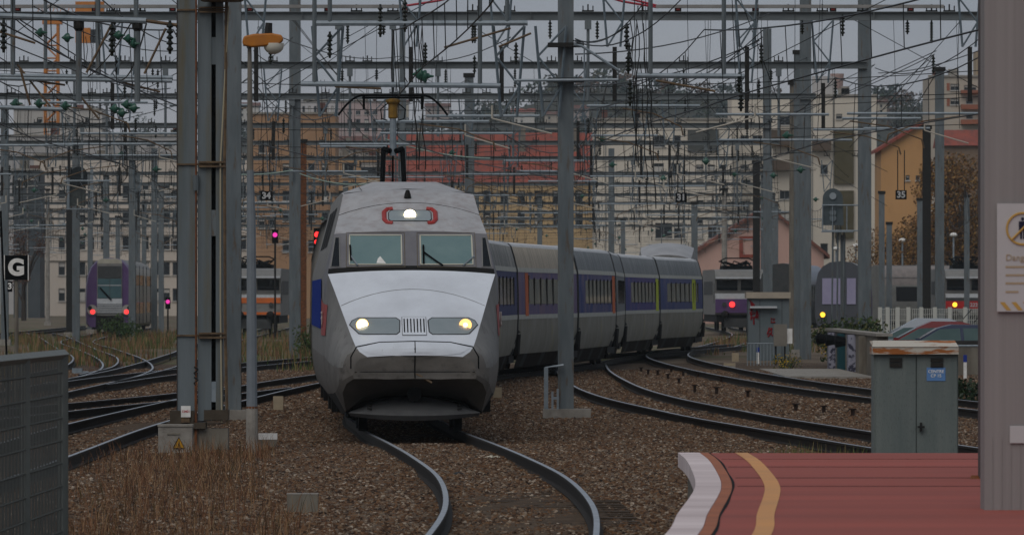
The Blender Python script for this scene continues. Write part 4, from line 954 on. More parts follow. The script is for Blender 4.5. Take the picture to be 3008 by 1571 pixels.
cream = wallm('cream', (.60,.525,.45), .88); white_w = wallm('pale', (.64,.575,.485), .9); pinkw = wallm('pink', (.55,.35,.29)); yelw = wallm('yellow', (.58,.41,.22)); orw = wallm('orange', (.40,.235,.13)); greyw = wallm('grey', (.45,.43,.42)); brw = wallm('brown', (.24,.17,.12))
rows = [(545,583),(618,655),(695,733),(770,808),(847,884)]
xl = [108,172,232,258,296,360,418,450,480,507,540,600,705,740,775,800]
t = building('long cream office building with rows of dark windows behind the left tracks', 100, 842, 455, None, 880, cream, grid(xl, 19, rows), 14)
for yy in (612,690,765): MB().b2(pX(100,880)-pX(471,880), pX(842,880)-pX(471,880), -.12, .0, pZ(yy,880)+.3-.12, pZ(yy,880)+.3).build('string_course', concd, t)
# arched sawtooth hall behind it
t = building('pale hall with a row of arched roof lights above the office building', 0, 545, 400, None, 960, greyw, grid([10,70,150,210,300,360,430,480], 26, [(418,432)]), 20)
building('pale grey flat roofed block under the yellow crane', 40, 300, 322, None, 1150, wallm('grey_far', (.5,.47,.44)), [(196,206,342,352),(110,125,345,360),(250,262,345,360)], 18)
building('orange brown block behind the orange striped locomotive', 740, 985, 335, None, 790, orw, grid([830,862,905,945], 20, [(480,512),(560,590),(620,650),(705,740)])+grid([760,790], 18, [(420,450),(560,590),(640,670)]), 16)
building('low orange building with wide dark windows behind the pantograph', 930, 1215, 462, None, 840, wallm('orange2', (.52,.31,.155)), [(948,995,478,520),(1005,1040,478,520),(1060,1150,476,518),(955,1010,560,600),(1060,1120,560,600)], 14)
building('grey pink block of flats under the hill behind the pantograph', 990, 1130, 300, None, 1500, wallm('pinkgrey', (.5,.38,.36)), grid([1020,1045,1070,1095], 14, [(325,337),(350,362),(375,387),(400,412)]), 12)
building('white slab block with vertical ribs left of the pantograph', 870, 990, 300, None, 1400, wallm('whitefar', (.62,.58,.57)), grid([888,905,922,940,957,972], 8, [(312,395),(400,440)]), 12)
building('long building with a big red tiled roof behind the train', 1140, 1745, 535, None, 830, yelw, grid([1420,1470,1520,1570,1625,1690], 22, [(560,600),(620,665)]), 18, roof=('slope', 385, tile, 4))
t = building('red brick house front with white arched windows above the red roof', 1440, 1720, 470, None, 870, wallm('brick_red', (.32,.09,.06)), grid([1452,1482,1515,1545,1575,1605], 14, [(478,508)]), 10, roof=('slope', 445, conc, 0), style=1)
for k, (x0, x1, yt, yr) in enumerate(((880,960,440,415),(965,1060,436,408),(1065,1150,442,416),(1000,1120,420,398))):
    building(['small house with brown roof left of the pantograph mast','house with brown roof and pale wall just left of the pantograph','brown roofed house directly behind the pantograph','higher brown roofed house behind the pantograph'][k], x0, x1, yt, None, 1020+k*60, wallm('h%d' % k, (.40,.34,.29)), grid([x0+8+16*q for q in range(int((x1-x0)/18))], 8, [(yt+8,yt+20),(yt+30,yt+42)]), 10, roof=('slope', yr, tile2, 1))
bigrows = [(398,418),(484,500),(528,545),(590,608),(655,690)]
t = building('large beige apartment house with arched windows behind the last coaches', 1745, 2150, 352, None, 800, white_w, [(1920,1954,398,432),(1980,2000,398,432),(1920,1950,480,510),(1975,2000,480,510),(1925,1975,655,700),(1980,2010,655,700),(2045,2065,640,700),(2080,2105,640,700)]+grid([2045,2078,2112], 22, [(484,497),(528,540),(588,600)]), 16)
MB().b2(-3.3,.0,-.3,-.0,pZ(445,800)+.3,pZ(382,800)+.3).build('glazed_panel', mat('dark_cladding', (.10,.105,.10), (.14,.14,.13), sc=.6), t, loc=(pX(2110,800)-pX(1947,800),0,0))
t = building('tall beige apartment block with balconies and a flat roof, right of centre', 2150, 2575, 282, None, 815, white_w, [(2290,2322,328,368),(2290,2330,395,430),(2410,2432,484,512),(2410,2432,715,755),(2456,2474,335,350),(2175,2200,398,412),(2210,2240,398,412),(2175,2200,484,497),(2210,2245,484,497),(2175,2205,528,540),(2215,2245,528,540),(2175,2200,590,602),(2290,2320,560,585),(2290,2320,620,645),(2175,2205,640,680)], 16)
for x0, x1, y0, y1 in ((2255,2340,382,428),(2255,2340,470,500),(2385,2440,412,442)):
    MB().b2(pX(x0,815)-pX(2362,815), pX(x1,815)-pX(2362,815), -1.1, .0, pZ(y1,815)+.3, pZ(y0,815)+.3).build('balcony', mat('balcony_brown', (.13,.10,.075), (.17,.13,.10), sc=1), t)
for x0, x1, y0, y1 in ((2450,2507,380,540),(2452,2507,560,700)):
    MB().b2(pX(x0,815)-pX(2362,815), pX(x1,815)-pX(2362,815), -.4, .0, pZ(y1,815)+.3, pZ(y0,815)+.3).build('olive_panel', mat('olive_screen', (.11,.095,.045), (.14,.12,.07), sc=1), t)  # tall panels, olive in their own colour
mbx = MB(); mbx.b2(-1.2,1.2,2,4,0,2.2); mbx.build('roof_housing', greyw, t, loc=(2.2,0,pZ(282,815)+.3)); MB().lathe([(.6,0),(.75,1.6),(.75,1.75)], 10, (3.3,3,0)).build('chimney_pot', wallm('pinkpot', (.4,.28,.25)), t, loc=(.4,0,pZ(262,815)+.3))
t = building('pink railway house with red framed window and tiled gable roof', 2040, 2420, 745, None, 640, pinkw, [(2183,2212,702,750),(2110,2122,745,775)], 14, name='railway_house', cat='house', roof=('gable', 612, 2255, mat('roof_tile_dusty', (.28,.13,.09), (.2,.10,.08), sc=1.2)))
X_ = pX(2197.5,640)-pX(2230,640); z0, z1 = pZ(756,640)+.3, pZ(694,640)+.3
fr = MB(); fr.b2(X_-.75,X_+.75,-.12,-.02,z1-.25,z1); fr.b2(X_-.75,X_+.75,-.12,-.02,z0,z0+.25); fr.b2(X_-.75,X_-.45,-.12,-.02,z0+.25,z1-.25); fr.b2(X_+.45,X_+.75,-.12,-.02,z0+.25,z1-.25); fr.build('window_surround', mat('surround_red', (.30,.10,.07), rough=.8), t)
t = building('orange house with red roof behind the right posts', 2588, 2728, 440, None, 700, wallm('orange3', (.56,.31,.13)), [(2660,2672,515,530),(2690,2702,515,530)], 12, name='house', cat='house', roof=('gable', 362, 2715, tile))
t = building('beige and salmon flats with balconies at the upper right', 2730, 2960, 226, None, 860, wallm('beige', (.46,.40,.33)), [(2792,2818,247,266),(2832,2868,251,266),(2792,2818,290,308),(2838,2858,290,306),(2838,2858,334,350),(2900,2930,251,266),(2900,2930,290,306)], 14, style=1)
sal = mat('salmon_render', (.36,.16,.10), (.3,.14,.09), sc=.6)
for y0, y1 in ((266,278),(308,322),(352,366)): MB().b2(pX(2822,860)-pX(2845,860), pX(2955,860)-pX(2845,860), -1.0, -.0, pZ(y1,860)+.3, pZ(y0,860)+.3).build('balcony', sal, t)
for y0 in (245,290): MB().b2(pX(2781,860)-pX(2845,860), pX(2790,860)-pX(2845,860), -.04, .02, pZ(y0+22,860)+.3, pZ(y0,860)+.3).build('render_panel', sal, t)
MB().b2(pX(2868,860)-pX(2845,860), 5, 1, 6, pZ(226,860)+.3, pZ(150,860)+.3).build('roof_tower', wallm('tan', (.36,.28,.19)), t)
building('low red roofed building behind the autumn trees', 2770, 2990, 425, None, 720, brw, [], 12, roof=('slope', 378, tile, 1))
building('dark green ivy covered stair tower left of the office building', 60, 104, 585, None, 860, mat('dark_green_cladding', (.035,.05,.045), (.05,.06,.05), sc=.5), [], 10)
building('dark signal box building at the left edge', 40, 118, 500, None, 800, mat('slate_cladding', (.09,.105,.115), (.12,.13,.14), sc=.6), [(50,70,520,548),(85,110,520,545)], 8)
# ---------------------------------------------------------------- hill with woods and houses
hv = MB(); nx = 70; ny = 16
def hillz(x, y):
    u = x/150.0; prof = 52+5*math.sin(u*3.1+.6)+3*math.sin(u*9.7)-10*max(0, .15-u)*(1 if u < .15 else 0)-6*max(0, -u-.3)
    if u > .62: prof -= 12*(u-.62)
    f_ = min(1, max(0, (y-1250)/800.0)); return -1+max(0, prof)*f_*f_*(3-2*f_)
for j in range(ny+1):
    yy = 1250+j*90
    for i in range(nx+1):
        xx = -420+840*i/nx; hv.v.append((xx, yy, hillz(xx, yy)))
for j in range(ny):
    for i in range(nx):
        a = j*(nx+1)+i; hv.f.append((a, a+1, a+nx+2, a+nx+1)); hv.m.append(0)
struct(hv.build('hill', mat('hill_ground', (.045,.05,.03), (.075,.065,.045), sc=.02, rough=.95), smooth=True))
def leaves(mb, c, r, n, size, rr, squash=1.0, shell=.55, cols=1):
    for k in range(n):
        while True:
            v = Vector((rr.uniform(-1,1),rr.uniform(-1,1),rr.uniform(-1,1)))
            if shell < v.length < 1: break
        p = Vector(c)+Vector((v.x*r, v.y*r, v.z*r*squash)); s = size*rr.uniform(.6,1.4)
        a = Vector((rr.gauss(0,1),rr.gauss(0,1),rr.gauss(0,1))).normalized(); b = a.orthogonal().normalized(); d = a.cross(b)
        mb.add([p+b*s, p+d*s*.6, p-b*s, p-d*s*.6], [(0,1,2,3)], rr.randrange(cols))
leafs = [mat('leaf_dark', (.05,.075,.07), rough=.8), mat('leaf_mid', (.07,.09,.065), rough=.8), mat('leaf_olive', (.10,.095,.06), rough=.8), mat('leaf_russet', (.15,.09,.06), rough=.8)]
rr = random.Random(5); wd = MB()
for k in range(520):
    yy = rr.uniform(1450,2150); xx = rr.uniform(-1,1)*.072*yy; z = hillz(xx, yy); r_ = rr.uniform(1.5,3.4); cl = rr.choice((0,0,0,1,1,2,3))
    o = len(wd.m)
    for q in range(3): leaves(wd, (xx+rr.uniform(-.5,.5)*r_, yy+rr.uniform(-1,1), z+r_*(.6+.5*q*rr.uniform(.5,1))), r_*(1-.15*q), 34, r_*.2, rr, .9, .5)
    for q in range(o, len(wd.m)): wd.m[q] = cl
tag(wd.build('woodland', leafs), 'bluish woods covering the distant hill', 'woodland', kind='stuff')
def tree(label, x, y_top, Y, zb, h, r_, kind, mts, n=900, name='tree', group=None):
    rr = random.Random(int(x*7+Y)); t = thing(name, label, 'tree', (pX(x,Y), Y, zb), 0, group)
    bk = mat('bark', (.06,.045,.035), (.09,.07,.055), sc=3, rough=.9); tr = MB()
    tr.tube([(0,0,0),(rr.uniform(-.2,.2),0,h*.4),(rr.uniform(-.3,.3),0,h*.8)], [h*.028,h*.02,h*.006], 7)
    cr_ = MB()
    if kind == 'conifer':
        lv = 12
        for k in range(lv):
            zz = h*(.12+.86*k/lv); rad = r_*(1-k/lv)*rr.uniform(.8,1.1)+.15
            for q in range(9):
                a = rr.uniform(0,6.28); e = Vector((math.cos(a)*rad, math.sin(a)*rad, zz-rad*.25)); tr.tube([(0,0,zz),e], [.06,.02], 3)
            for q in range(n//lv):
                a = rr.uniform(0,6.28); d = rad*math.sqrt(rr.random()); p = Vector((math.cos(a)*d, math.sin(a)*d, zz-d*.3+rr.uniform(-.2,.2)*h/lv)); s = h*.028*rr.uniform(.6,1.4)
                cr_.add([p+Vector((s,0,-s*.3)), p+Vector((0,s*.6,s*.2)), p+Vector((-s,0,.1*s)), p+Vector((0,-s*.6,-s*.4))], [(0,1,2,3)], rr.randrange(len(mts)))
    else:
        for k in range(11):
            a = rr.uniform(0,6.28); d = r_*rr.uniform(.25,.85); zz = h*rr.uniform(.38,.9); e = Vector((math.cos(a)*d, math.sin(a)*d, zz))
            tr.tube([(0,0,zz*.45),e*.6+Vector((0,0,zz*.25)),e], [h*.012,h*.008,h*.003], 5)
            leaves(cr_, e, r_*rr.uniform(.3,.5), n//11, h*.0085 if kind == 'fine' else h*.02, rr, .85, .2, len(mts))
    tr.build('trunk', bk, t); cr_.build('crown', mts, t); return t
for k, (x, yy, Y, h, r_, kd, lb) in enumerate(((1902,262,1900,17,3.2,'conifer','tall pointed conifer on the hill crest right of the steel post'),(440,325,1750,15,5.5,'round','broad dark tree on the hill seen beside the left columns'),(1430,275,1900,11,4.5,'round','round tree on the hill crest above the red roof'),(2050,275,1900,8,3,'round','small flat tree on the hill crest right of the conifer'),(2300,290,1700,10,4,'round','rounded tree on the hill behind the apartment block'),(2630,285,1500,9,4.5,'round','dark tree on the skyline left of the salmon flats'),(2700,275,1450,9,4.5,'round','taller dark tree on the skyline touching the salmon flats'),(1590,300,1850,9,4,'round','hill tree just left of the steel post'),(1800,300,1850,10,5,'round','hill tree left of the pointed conifer'))):
    zt = pZ(yy, Y); tree(lb, x, yy, Y, zt-h, h, r_, kd, leafs[:3] if k != 1 else leafs[:2], 700)
for k, (x0, x1, yt, yr, Y) in enumerate(((1505,1570,328,318,1650),(1600,1640,335,326,1700),(1250,1320,312,302,1800),(900,960,285,275,1900),(700,760,310,300,1800),(1040,1080,285,277,1950),(2250,2290,290,280,1800),(2575,2605,300,292,1500),(80,150,330,320,1700),(200,260,335,327,1750),(1680,1730,318,308,1800),(1150,1200,300,292,1900))):
    building(['white house with red roof on the hill left of the steel post','small cream house beside the white hill house','grey house on the hill above the long red roof','pale house high on the hill left of the pantograph','beige hill house behind the lamp','tiny pale house on the hill crest by the pantograph','hill house left of the apartment block roof','pale house on the skyline right of the tall post','low house at the far left of the skyline','low house on the skyline beside the crane','mauve house on the hill behind the steel post','hill house above the pantograph bow'][k], x0, x1, yt, yt+45, Y, wallm('hill%d' % (k % 4), [(.55,.52,.48),(.42,.36,.30),(.36,.30,.28),(.5,.44,.36)][k % 4]), grid([x0+8, x0+24] if x1-x0 > 45 else [x0+10], 7, [(yt+8,yt+16),(yt+24,yt+32)]), 9, name='house', cat='house', roof=('slope', yr, tile2 if k % 3 else tile, 1))
aut = [mat('autumn_leaf_a', (.25,.14,.05), rough=.8), mat('autumn_leaf_b', (.18,.10,.045), rough=.8), mat('autumn_leaf_c', (.32,.21,.085), rough=.8), mat('autumn_leaf_d', (.12,.085,.04), rough=.8)]
for x, yt, Y, h, r_, lb in ((2650,560,560,9,4.6,'brown autumn tree behind the white lamps'),(2830,420,545,13,5.2,'tall golden brown autumn tree beside the platform column'),(2760,560,580,9,4.2,'autumn tree with thin leaves between the two larger ones')):
    tree(lb, x, yt, Y, -.2, h, r_, 'fine', aut, 11000)
for x, Y, h, r_, lb in ((70,700,9,2.2,'reddish autumn tree behind the letter G board'),): tree(lb, x, 580, Y, -.2, h, r_, 'fine', [mat('autumn_leaf_e', (.12,.045,.025), rough=.8), aut[1]], 2200)
# ---------------------------------------------------------------- tower crane
craney = mat('crane_yellow', (.55,.25,.04), (.45,.2,.04), sc=1, rough=.5)
t = thing('tower_crane', 'yellow lattice tower crane behind the left wires', 'crane', (pX(152,1000), 1000, -.2))
hc = pZ(70,1000)+.2; w_ = .85; mm = MB()
for sx in (-1,1):
    for sy in (-1,1): mm.b2(sx*w_-.17, sx*w_+.17, sy*w_-.17, sy*w_+.17, 0, hc)
for k in range(int(hc/1.7)):
    z = k*1.7; s = 1 if k % 2 else -1
    for sy in (-1,1): mm.tube([(-s*w_,sy*w_,z),(s*w_,sy*w_,z+1.7)], .09, 4); mm.tube([(-w_,sy*w_,z),(w_,sy*w_,z)], .08, 4)
mm.build('mast', craney, t); jb = MB(); jz = hc+1.2
for sy in (-.6,.6): jb.tube([(-2,sy,jz),(7,sy,jz)], .12, 4)
jb.tube([(-2,0,jz+1.2),(7,0,jz+1.2)], .12, 4)
for k in range(9): jb.tube([(-2+k,-.6,jz),(-1.5+k,0,jz+1.2),(-1+k,.6,jz)], .07, 4)
jb.build('jib', craney, t); MB().b2(3.2,7.0,-1,1,jz+.2,jz+1.7).build('counterweight', craney, t); MB().b2(-1.2,1.4,-1.2,1.2,hc-.1,hc+1.1).build('slewing_unit', craney, t); MB().b2(3.2,5.2,-.8,.8,hc-2.6,hc-.6).build('cab', craney, t); MB().b2(5.2,6.6,-.8,.8,hc-2.6,hc-.8).build('cab_glass', pane, t)
# ================================================================ foreground left
Y = 112.0; s_ = S(Y)
t = thing('portal_column', 'double steel channel column with rusty tension rods at left', 'column', (pX(587,Y), Y, -.25)); X0 = pX(587,Y)
def lx(x): return pX(x,Y)-X0
def lz(y): return pZ(y,Y)+.25
TOP = 9.6
chan = mat('column_paint', (.215,.24,.255), (.16,.18,.185), sc=1.2, rough=.6, stretch=(3,3,.25), col3=(.19,.155,.085), sc3=1.0, f3=(.5,.68), bump=.1, bsc=40)
for a, b in ((521,577),(581,621),(634,655)):
    m_ = MB(); m_.b2(lx(a), lx(b), -.02, .0, lz(1235), TOP); m_.b2(lx(a), lx(a)+.018, 0, .26, lz(1235), TOP); m_.b2(lx(b)-.018, lx(b), 0, .26, lz(1235), TOP)
    m_.build('channel', chan, t)
MB().b2(lx(519), lx(521)+.002, -.035, .3, lz(1235), TOP).build('rusty_edge', mat('edge_brown', (.085,.06,.05), (.05,.045,.045), sc=2, stretch=(1,1,.3)), t)
MB().b2(lx(621), lx(634), .12, .16, lz(1235), TOP).build('slot', black, t)
for z0, z1 in ((lz(693),lz(617)),(lz(1180),lz(1120)),(lz(190),lz(110))): MB().b2(lx(620), lx(635), -.012, .004, z0, z1).build('batten_plate', galv if z0 < 2 else steel, t)
for yy in (30,483,985):
    c_ = MB(); c_.b2(lx(519), lx(662), -.05, -.022, lz(yy)-.012, lz(yy)+.012); c_.b2(lx(585), lx(664), -.09, -.022, lz(yy)-.045, lz(yy)-.02); c_.b2(lx(585), lx(664), -.09, -.022, lz(yy)+.02, lz(yy)+.045); c_.build('clamp', rustarm, t)
r_ = MB(); r_.tube([(lx(576),-.08,lz(1350)),(lx(576),-.08,lz(1120))], .022, 6); r_.tube([(lx(576),-.08,lz(1120)),(lx(577),-.08,TOP)], .014, 6); r_.build('tension_rod', rustm, t)
MB().tube([(lx(576),-.08,lz(560)),(lx(576),-.08,lz(515))], [.045,.05], 8).build('weight', steel, t)
for yy in (1085,1115): MB().tube([(lx(571),-.09,lz(yy-8)),(lx(582),-.09,lz(yy)),(lx(571),-.09,lz(yy+10)),(lx(576),-.09,lz(yy+16))], .014, 5).build('shackle', darkm, t)
MB().tube([(lx(668),-.05,lz(1250)),(lx(662),-.05,lz(980)),(lx(660),-.05,lz(500)),(lx(672),-.05,TOP)], .026, 6).build('conduit', rustarm, t)
MB().tube([(lx(652),-.06,lz(1240)),(lx(648),-.06,lz(900)),(lx(648),-.06,lz(480)),(lx(672),-.06,lz(20))], .013, 6).build('pale_rod', mat('pale_rod', (.42,.38,.29), rough=.5), t)
MB().b2(lx(656), lx(663), -.06, -.03, lz(560), lz(520)).build('coupling', darkm, t)
b_ = MB(); b_.b2(lx(500), lx(570), -.12, .35, lz(1240), lz(1205)); b_.b2(lx(490), lx(605), -.14, .4, lz(1258), lz(1240)); b_.b2(lx(600), lx(672), -.1, .3, lz(1233), lz(1203)); b_.build('base_plate', mat('base_rusty_steel', (.13,.11,.085), (.09,.07,.05), sc=4), t)
b_ = MB(); b_.b2(lx(515), lx(670), -.05, .4, -.15, lz(1258)); b_.build('foundation', concd, t)
p_ = MB().b2(lx(533), lx(561), -.155, -.145, lz(1224), lz(1191)).build('number_plate', white, t)
text('plate_text', '13401', .05, mat('plate_red', (.45,.06,.08), rough=.6), p_, ((lx(533)+lx(561))/2, -.157, (lz(1224)+lz(1191))/2), off=.001)
MB().b2(lx(534), lx(558), -.14, -.125, lz(1255), lz(1224)).build('plate_bracket', rustarm, t)
# bell-shaped fitting at the very top right of the column
MB().lathe([(.30,0),(.34,.03),(.2,.12),(.06,.16)], 14, (lx(655),-.3,lz(8))).build('loudspeaker_hood', rustarm, t)
MB().tube([(lx(0),-.1,lz(48)),(lx(430),-.1,lz(63))], .045, 8).build('cantilever_tube', galv, t)
MB().tube([(lx(430),-.1,lz(63)),(lx(520),-.05,lz(75))], .03, 6).build('tube_joint', rustarm, t)
for (x, y) in ((12,58),(330,68),(500,62)): link('insulator', INS[0], t, (lx(x), -.1, lz(y)))
for x0, y0, x1, y1 in ((328,75,255,215),(488,85,425,218),(0,95,105,128),(60,200,90,310)): MB().tube([(lx(x0),-.1,lz(y0)),(lx(x1),-.1,lz(y1))], .02, 6).build('strut', rustarm, t)
for (x, y) in ((122,97),(200,112),(350,105),(380,115),(395,130),(118,305),(195,312),(340,320),(375,308),(395,318),(360,332)): link('glass_insulator', GLS, t, (lx(x), -.1, lz(y)), R.uniform(-.5,.5)).scale = (.6,.6,.6)
for x in (232,404): MB().tube([(lx(x),-.05,lz(85)),(lx(x),-.05,lz(300))], .045, 8).build('drop_tube', steel, t); MB().lathe([(.05,0),(.08,.04),(.08,.15),(.05,.18)], 10, (lx(x),-.05,lz(92))).build('tube_cap', darkm, t)
# second pair of long tubes at left belongs to the frame behind
t = thing('cantilever_tubes', 'pair of long galvanised tubes left of the double column', 'tubes', (pX(250,150), 150, pZ(222,150)))
for dy, x0, x1 in ((0,-20,508),(9,-20,506),(93,-20,190)):
    MB().tube([(pX(x0,150)-pX(250,150),0,-dy*150/F-.0*x0),(pX(x1,150)-pX(250,150),0,-(dy+7)*150/F)], .042, 8).build('tube', galv, t)
for x in (38,288,400): MB().tube([(pX(x,150)-pX(250,150),0,.02),(pX(x,150)-pX(250,150),0,2.4)], .05, 7).build('drop_tube', steel, t)
for x0, y0, x1, y1 in ((20,225,190,250),(50,190,160,330),(225,270,290,350),(310,230,470,270)): MB().tube([(pX(x0,150)-pX(250,150),.1,(222-y0)*150/F),(pX(x1,150)-pX(250,150),.1,(222-y1)*150/F)], .024, 6).build('strut', rustarm, t)
# ---------------------------------------------------------------- concrete junction box
t = thing('junction_box', 'grey concrete junction box with yellow warning triangle in the dry grass', 'box', (pX(520,111), 110.8, -.3))
m_ = MB(); m_.b2(-.26,.24,-.2,.2,0,.52); m_.build('case', conc, t); MB().b2(-.27,.25,-.215,.2,.52,.55).build('lid', conc, t); MB().b2(-.13,.06,-.212,-.2,.40,.42).build('handle', concd, t)
tr_ = MB().add([(-.04,-.206,.2),(.13,-.206,.2),(.045,-.206,.36)], [(0,1,2)]).build('warning_triangle', mat('sign_yellow', (.5,.3,.03), rough=.6), t)
MB().tube([(-.04,-.208,.2),(.13,-.208,.2),(.045,-.208,.36),(-.04,-.208,.2)], .008, 4).build('triangle_border', black, tr_); MB().add([(.04,-.209,.22),(.06,-.209,.27),(.05,-.209,.275),(.055,-.209,.315),(.035,-.209,.26)], [(0,1,2,3,4)]).build('bolt_symbol', black, tr_)
# ---------------------------------------------------------------- lamp post
Y = 109.0; t = thing('street_lamp', 'grey lamp post with orange lantern and white globe', 'lamp', (pX(740,Y), Y, -.3)); c0 = pX(740,Y)
def ux(x): return pX(x,Y)-c0
def uz(y): return pZ(y,Y)+.3
MB().tube([(0,0,uz(1195)),(ux(738),0,uz(660)),(ux(735),0,uz(500))], [.082,.068,.052], 10).build('lower_pole', mat('lamp_pole', (.26,.28,.30), (.21,.23,.25), sc=2, rough=.6), t, True)
MB().tube([(ux(735),0,uz(500)),(ux(733),0,uz(135))], [.05,.03], 10).build('upper_pole', mat('lamp_pole_buff', (.25,.23,.20), (.2,.185,.165), sc=3), t, True)
MB().tube([(0,0,0),(0,0,uz(1195))], [.09,.085], 12).build('concrete_base', conc, t)
MB().lathe([(.088,0),(.088,.03)], 10, (0,0,uz(1199))).build('rust_ring', rustm, t)
h = MB(); P = [(712,123),(717,108),(745,101),(800,99),(828,104),(833,118),(822,131),(776,137),(740,140),(715,135)]
h.ext([(ux(a), uz(b)) for a, b in P], -.13, .13); ho = h.build('lantern', mat('lantern_orange', (.47,.22,.045), (.4,.19,.05), sc=6, rough=.45), t)
bv_ = ho.modifiers.new('round', 'BEVEL'); bv_.width = .025; bv_.segments = 3; bv_.limit_method = 'ANGLE'
g_ = MB(); g_.lathe([(.15,.02),(.15,-.02),(.135,-.07),(.10,-.11),(.05,-.135),(.01,-.14)], 16, (ux(804),0,uz(134)+.012)); g_.build('globe', mat('globe_white', (.6,.58,.52), rough=.3), t, True)
MB().tube([(ux(733),0,uz(140)),(ux(728),0,uz(130)),(ux(715),0,uz(128))], .04, 8).build('bracket', galv, t)
MB().tube([(ux(788),0,uz(100)),(ux(790),0,uz(68))], [.06,.05], 8).build('ballast_cap', darkm, t)
# ---------------------------------------------------------------- small concrete markers and rubbish
def marker(label, x0, x1, y0, y1, top=white, side=concd, lift=.0, name='marker_block'):
    Yg = gY(y1); w_ = (x1-x0)*Yg/F; h_ = (y1-y0)*Yg/F; t = thing(name, label, 'marker', (pX((x0+x1)/2,Yg), Yg, -.22))
    MB().b2(-w_/2,w_/2,-w_*.25,w_*.25,0,h_*.72).build('block', side, t); MB().b2(-w_/2-.003,w_/2+.003,-w_*.26,w_*.26,h_*.72,h_+.02).build('painted_top', top, t); return t
marker('white topped concrete marker block beside the lamp post', 760, 814, 1272, 1322)
crm = mat('marker_cream', (.42,.36,.27), (.34,.29,.22), sc=4)
marker('cream marker post left of the train nose', 803, 832, 1163, 1212, crm, crm); marker('cream marker post right of the train nose', 1449, 1474, 1137, 1172, crm, crm)
marker('pale concrete marker on the ballast beyond the tail of the train', 2150, 2170, 1036, 1060, crm, crm)
marker('flat concrete marker stone between the rails at right', 2126, 2160, 1066, 1088, crm, conc)
t = thing('concrete_block', 'square grey concrete block at the edge of the dry grass', 'block', (pX(889,80), 80, -.22))
MB().b2(-.165,.165,-.14,.14,0,.25).build('block', concd, t); MB().b2(-.168,.168,-.142,.142,.25,.262).build('chipped_rim', conc, t)
rb = MB(); rr = random.Random(4)
for k in range(8):
    p = px(1400+k*8, 1335-k*2.2, gY(1333,-.05)); rb.lathe([(.02,0),(.05*rr.uniform(.6,1.2),.02),(.04,.06*rr.uniform(.5,1.3)),(.01,.08)], 6, (p.x, p.y, -.2+.03*k*rr.random()))
rb = MB(); b_ = bmesh.new(); bmesh.ops.create_icosphere(b_, subdivisions=3, radius=1); pr_ = px(1432, 1326, gY(1326,-.05))
for v in b_.verts:
    k = 1+.35*math.sin(v.co.x*9+v.co.y*5)+.25*math.sin(v.co.y*13+v.co.z*7)+rr.uniform(-.12,.12); rb.v.append((pr_.x-.02+v.co.x*.17*k, pr_.y+v.co.y*.12*k, -.17+max(-.03, v.co.z*.045*k+.03*v.co.x)))
rb.f = [tuple(v.index for v in f.verts) for f in b_.faces]; rb.m = [0]*len(rb.f); b_.free()
tag(rb.build('crumpled_rag', mat('rag', (.55,.52,.45), (.42,.39,.33), sc=30)), 'crumpled white rag lying against the right rail', 'rag')
for (x, y, lb, c) in ((1345,1400,'dark flat stone between the rails','dark'),(770,1100,'dark lump on the gravel left of the train','dark')):
    Yg = gY(y); tag(MB().lathe([(.03,0),(.09,.02),(.07,.06),(.02,.075)], 7, (pX(x,Yg),Yg,-.21)).build('stone_lump', mat('slate', (.05,.055,.06), rough=.7)), lb, 'stone')
t = thing('points_motor', 'small pale blue points motor on the left tracks', 'points motor', (pX(232,222), 222, -.22)); MB().b2(-.2,.1,-.15,.15,0,.22).build('case', galv, t); MB().b2(.1,.28,-.12,.12,0,.14).build('gearbox', galv, t); MB().b2(-.2,.35,-.2,.2,-.0,.04).build('base', darkm, t)
# ---------------------------------------------------------------- dark mesh fence, bottom left
t = thing('wind_screen_fence', 'dark mesh screen fence in the lower left corner', 'fence', (0,0,0))
A, B = Vector((pX(-40,58.5), 58.5, 0)), Vector((pX(190,66.5), 66.5, 0)); dv = B-A
fp = mat('fence_frame', (.2,.21,.195), (.235,.245,.23), sc=5, rough=.55); mesh_m = mat('fence_mesh', (.15,.155,.135), (.175,.175,.152), sc=2, rough=.75, stretch=(1,1,.3))
zt = pZ(1040,66.5); z_b = -.3
def at(u, z): p = A+dv*u; return (p.x, p.y, z)
m_ = MB(); m_.tube([at(0,zt),at(1,zt)], .045, 4); m_.build('top_rail', fp, t)
for u in (.47, .965, .0, .995): MB().tube([at(u,z_b),at(u,zt)], .035, 4).build('post', fp, t)
for k in range(0, 24):
    u0 = k/24; 
    if u0 > .97: continue
    m_ = MB(); a, b = Vector(at(u0+.002,z_b)), Vector(at(u0+.0395,z_b)); nrm = Vector((0,.012,0)); m_.add([a+nrm,b+nrm,Vector((b.x,b.y+.012,zt-.04)),Vector((a.x,a.y+.012,zt-.04))], [(0,1,2,3)]); m_.build('slat', mesh_m, t)
for q in range(9): zz = zt-.16-.2*q; MB().tube([at(0,zz),at(1,zz)], .009, 4).build('cross_bar', mat('fence_bar', (.135,.14,.122), rough=.8), t)
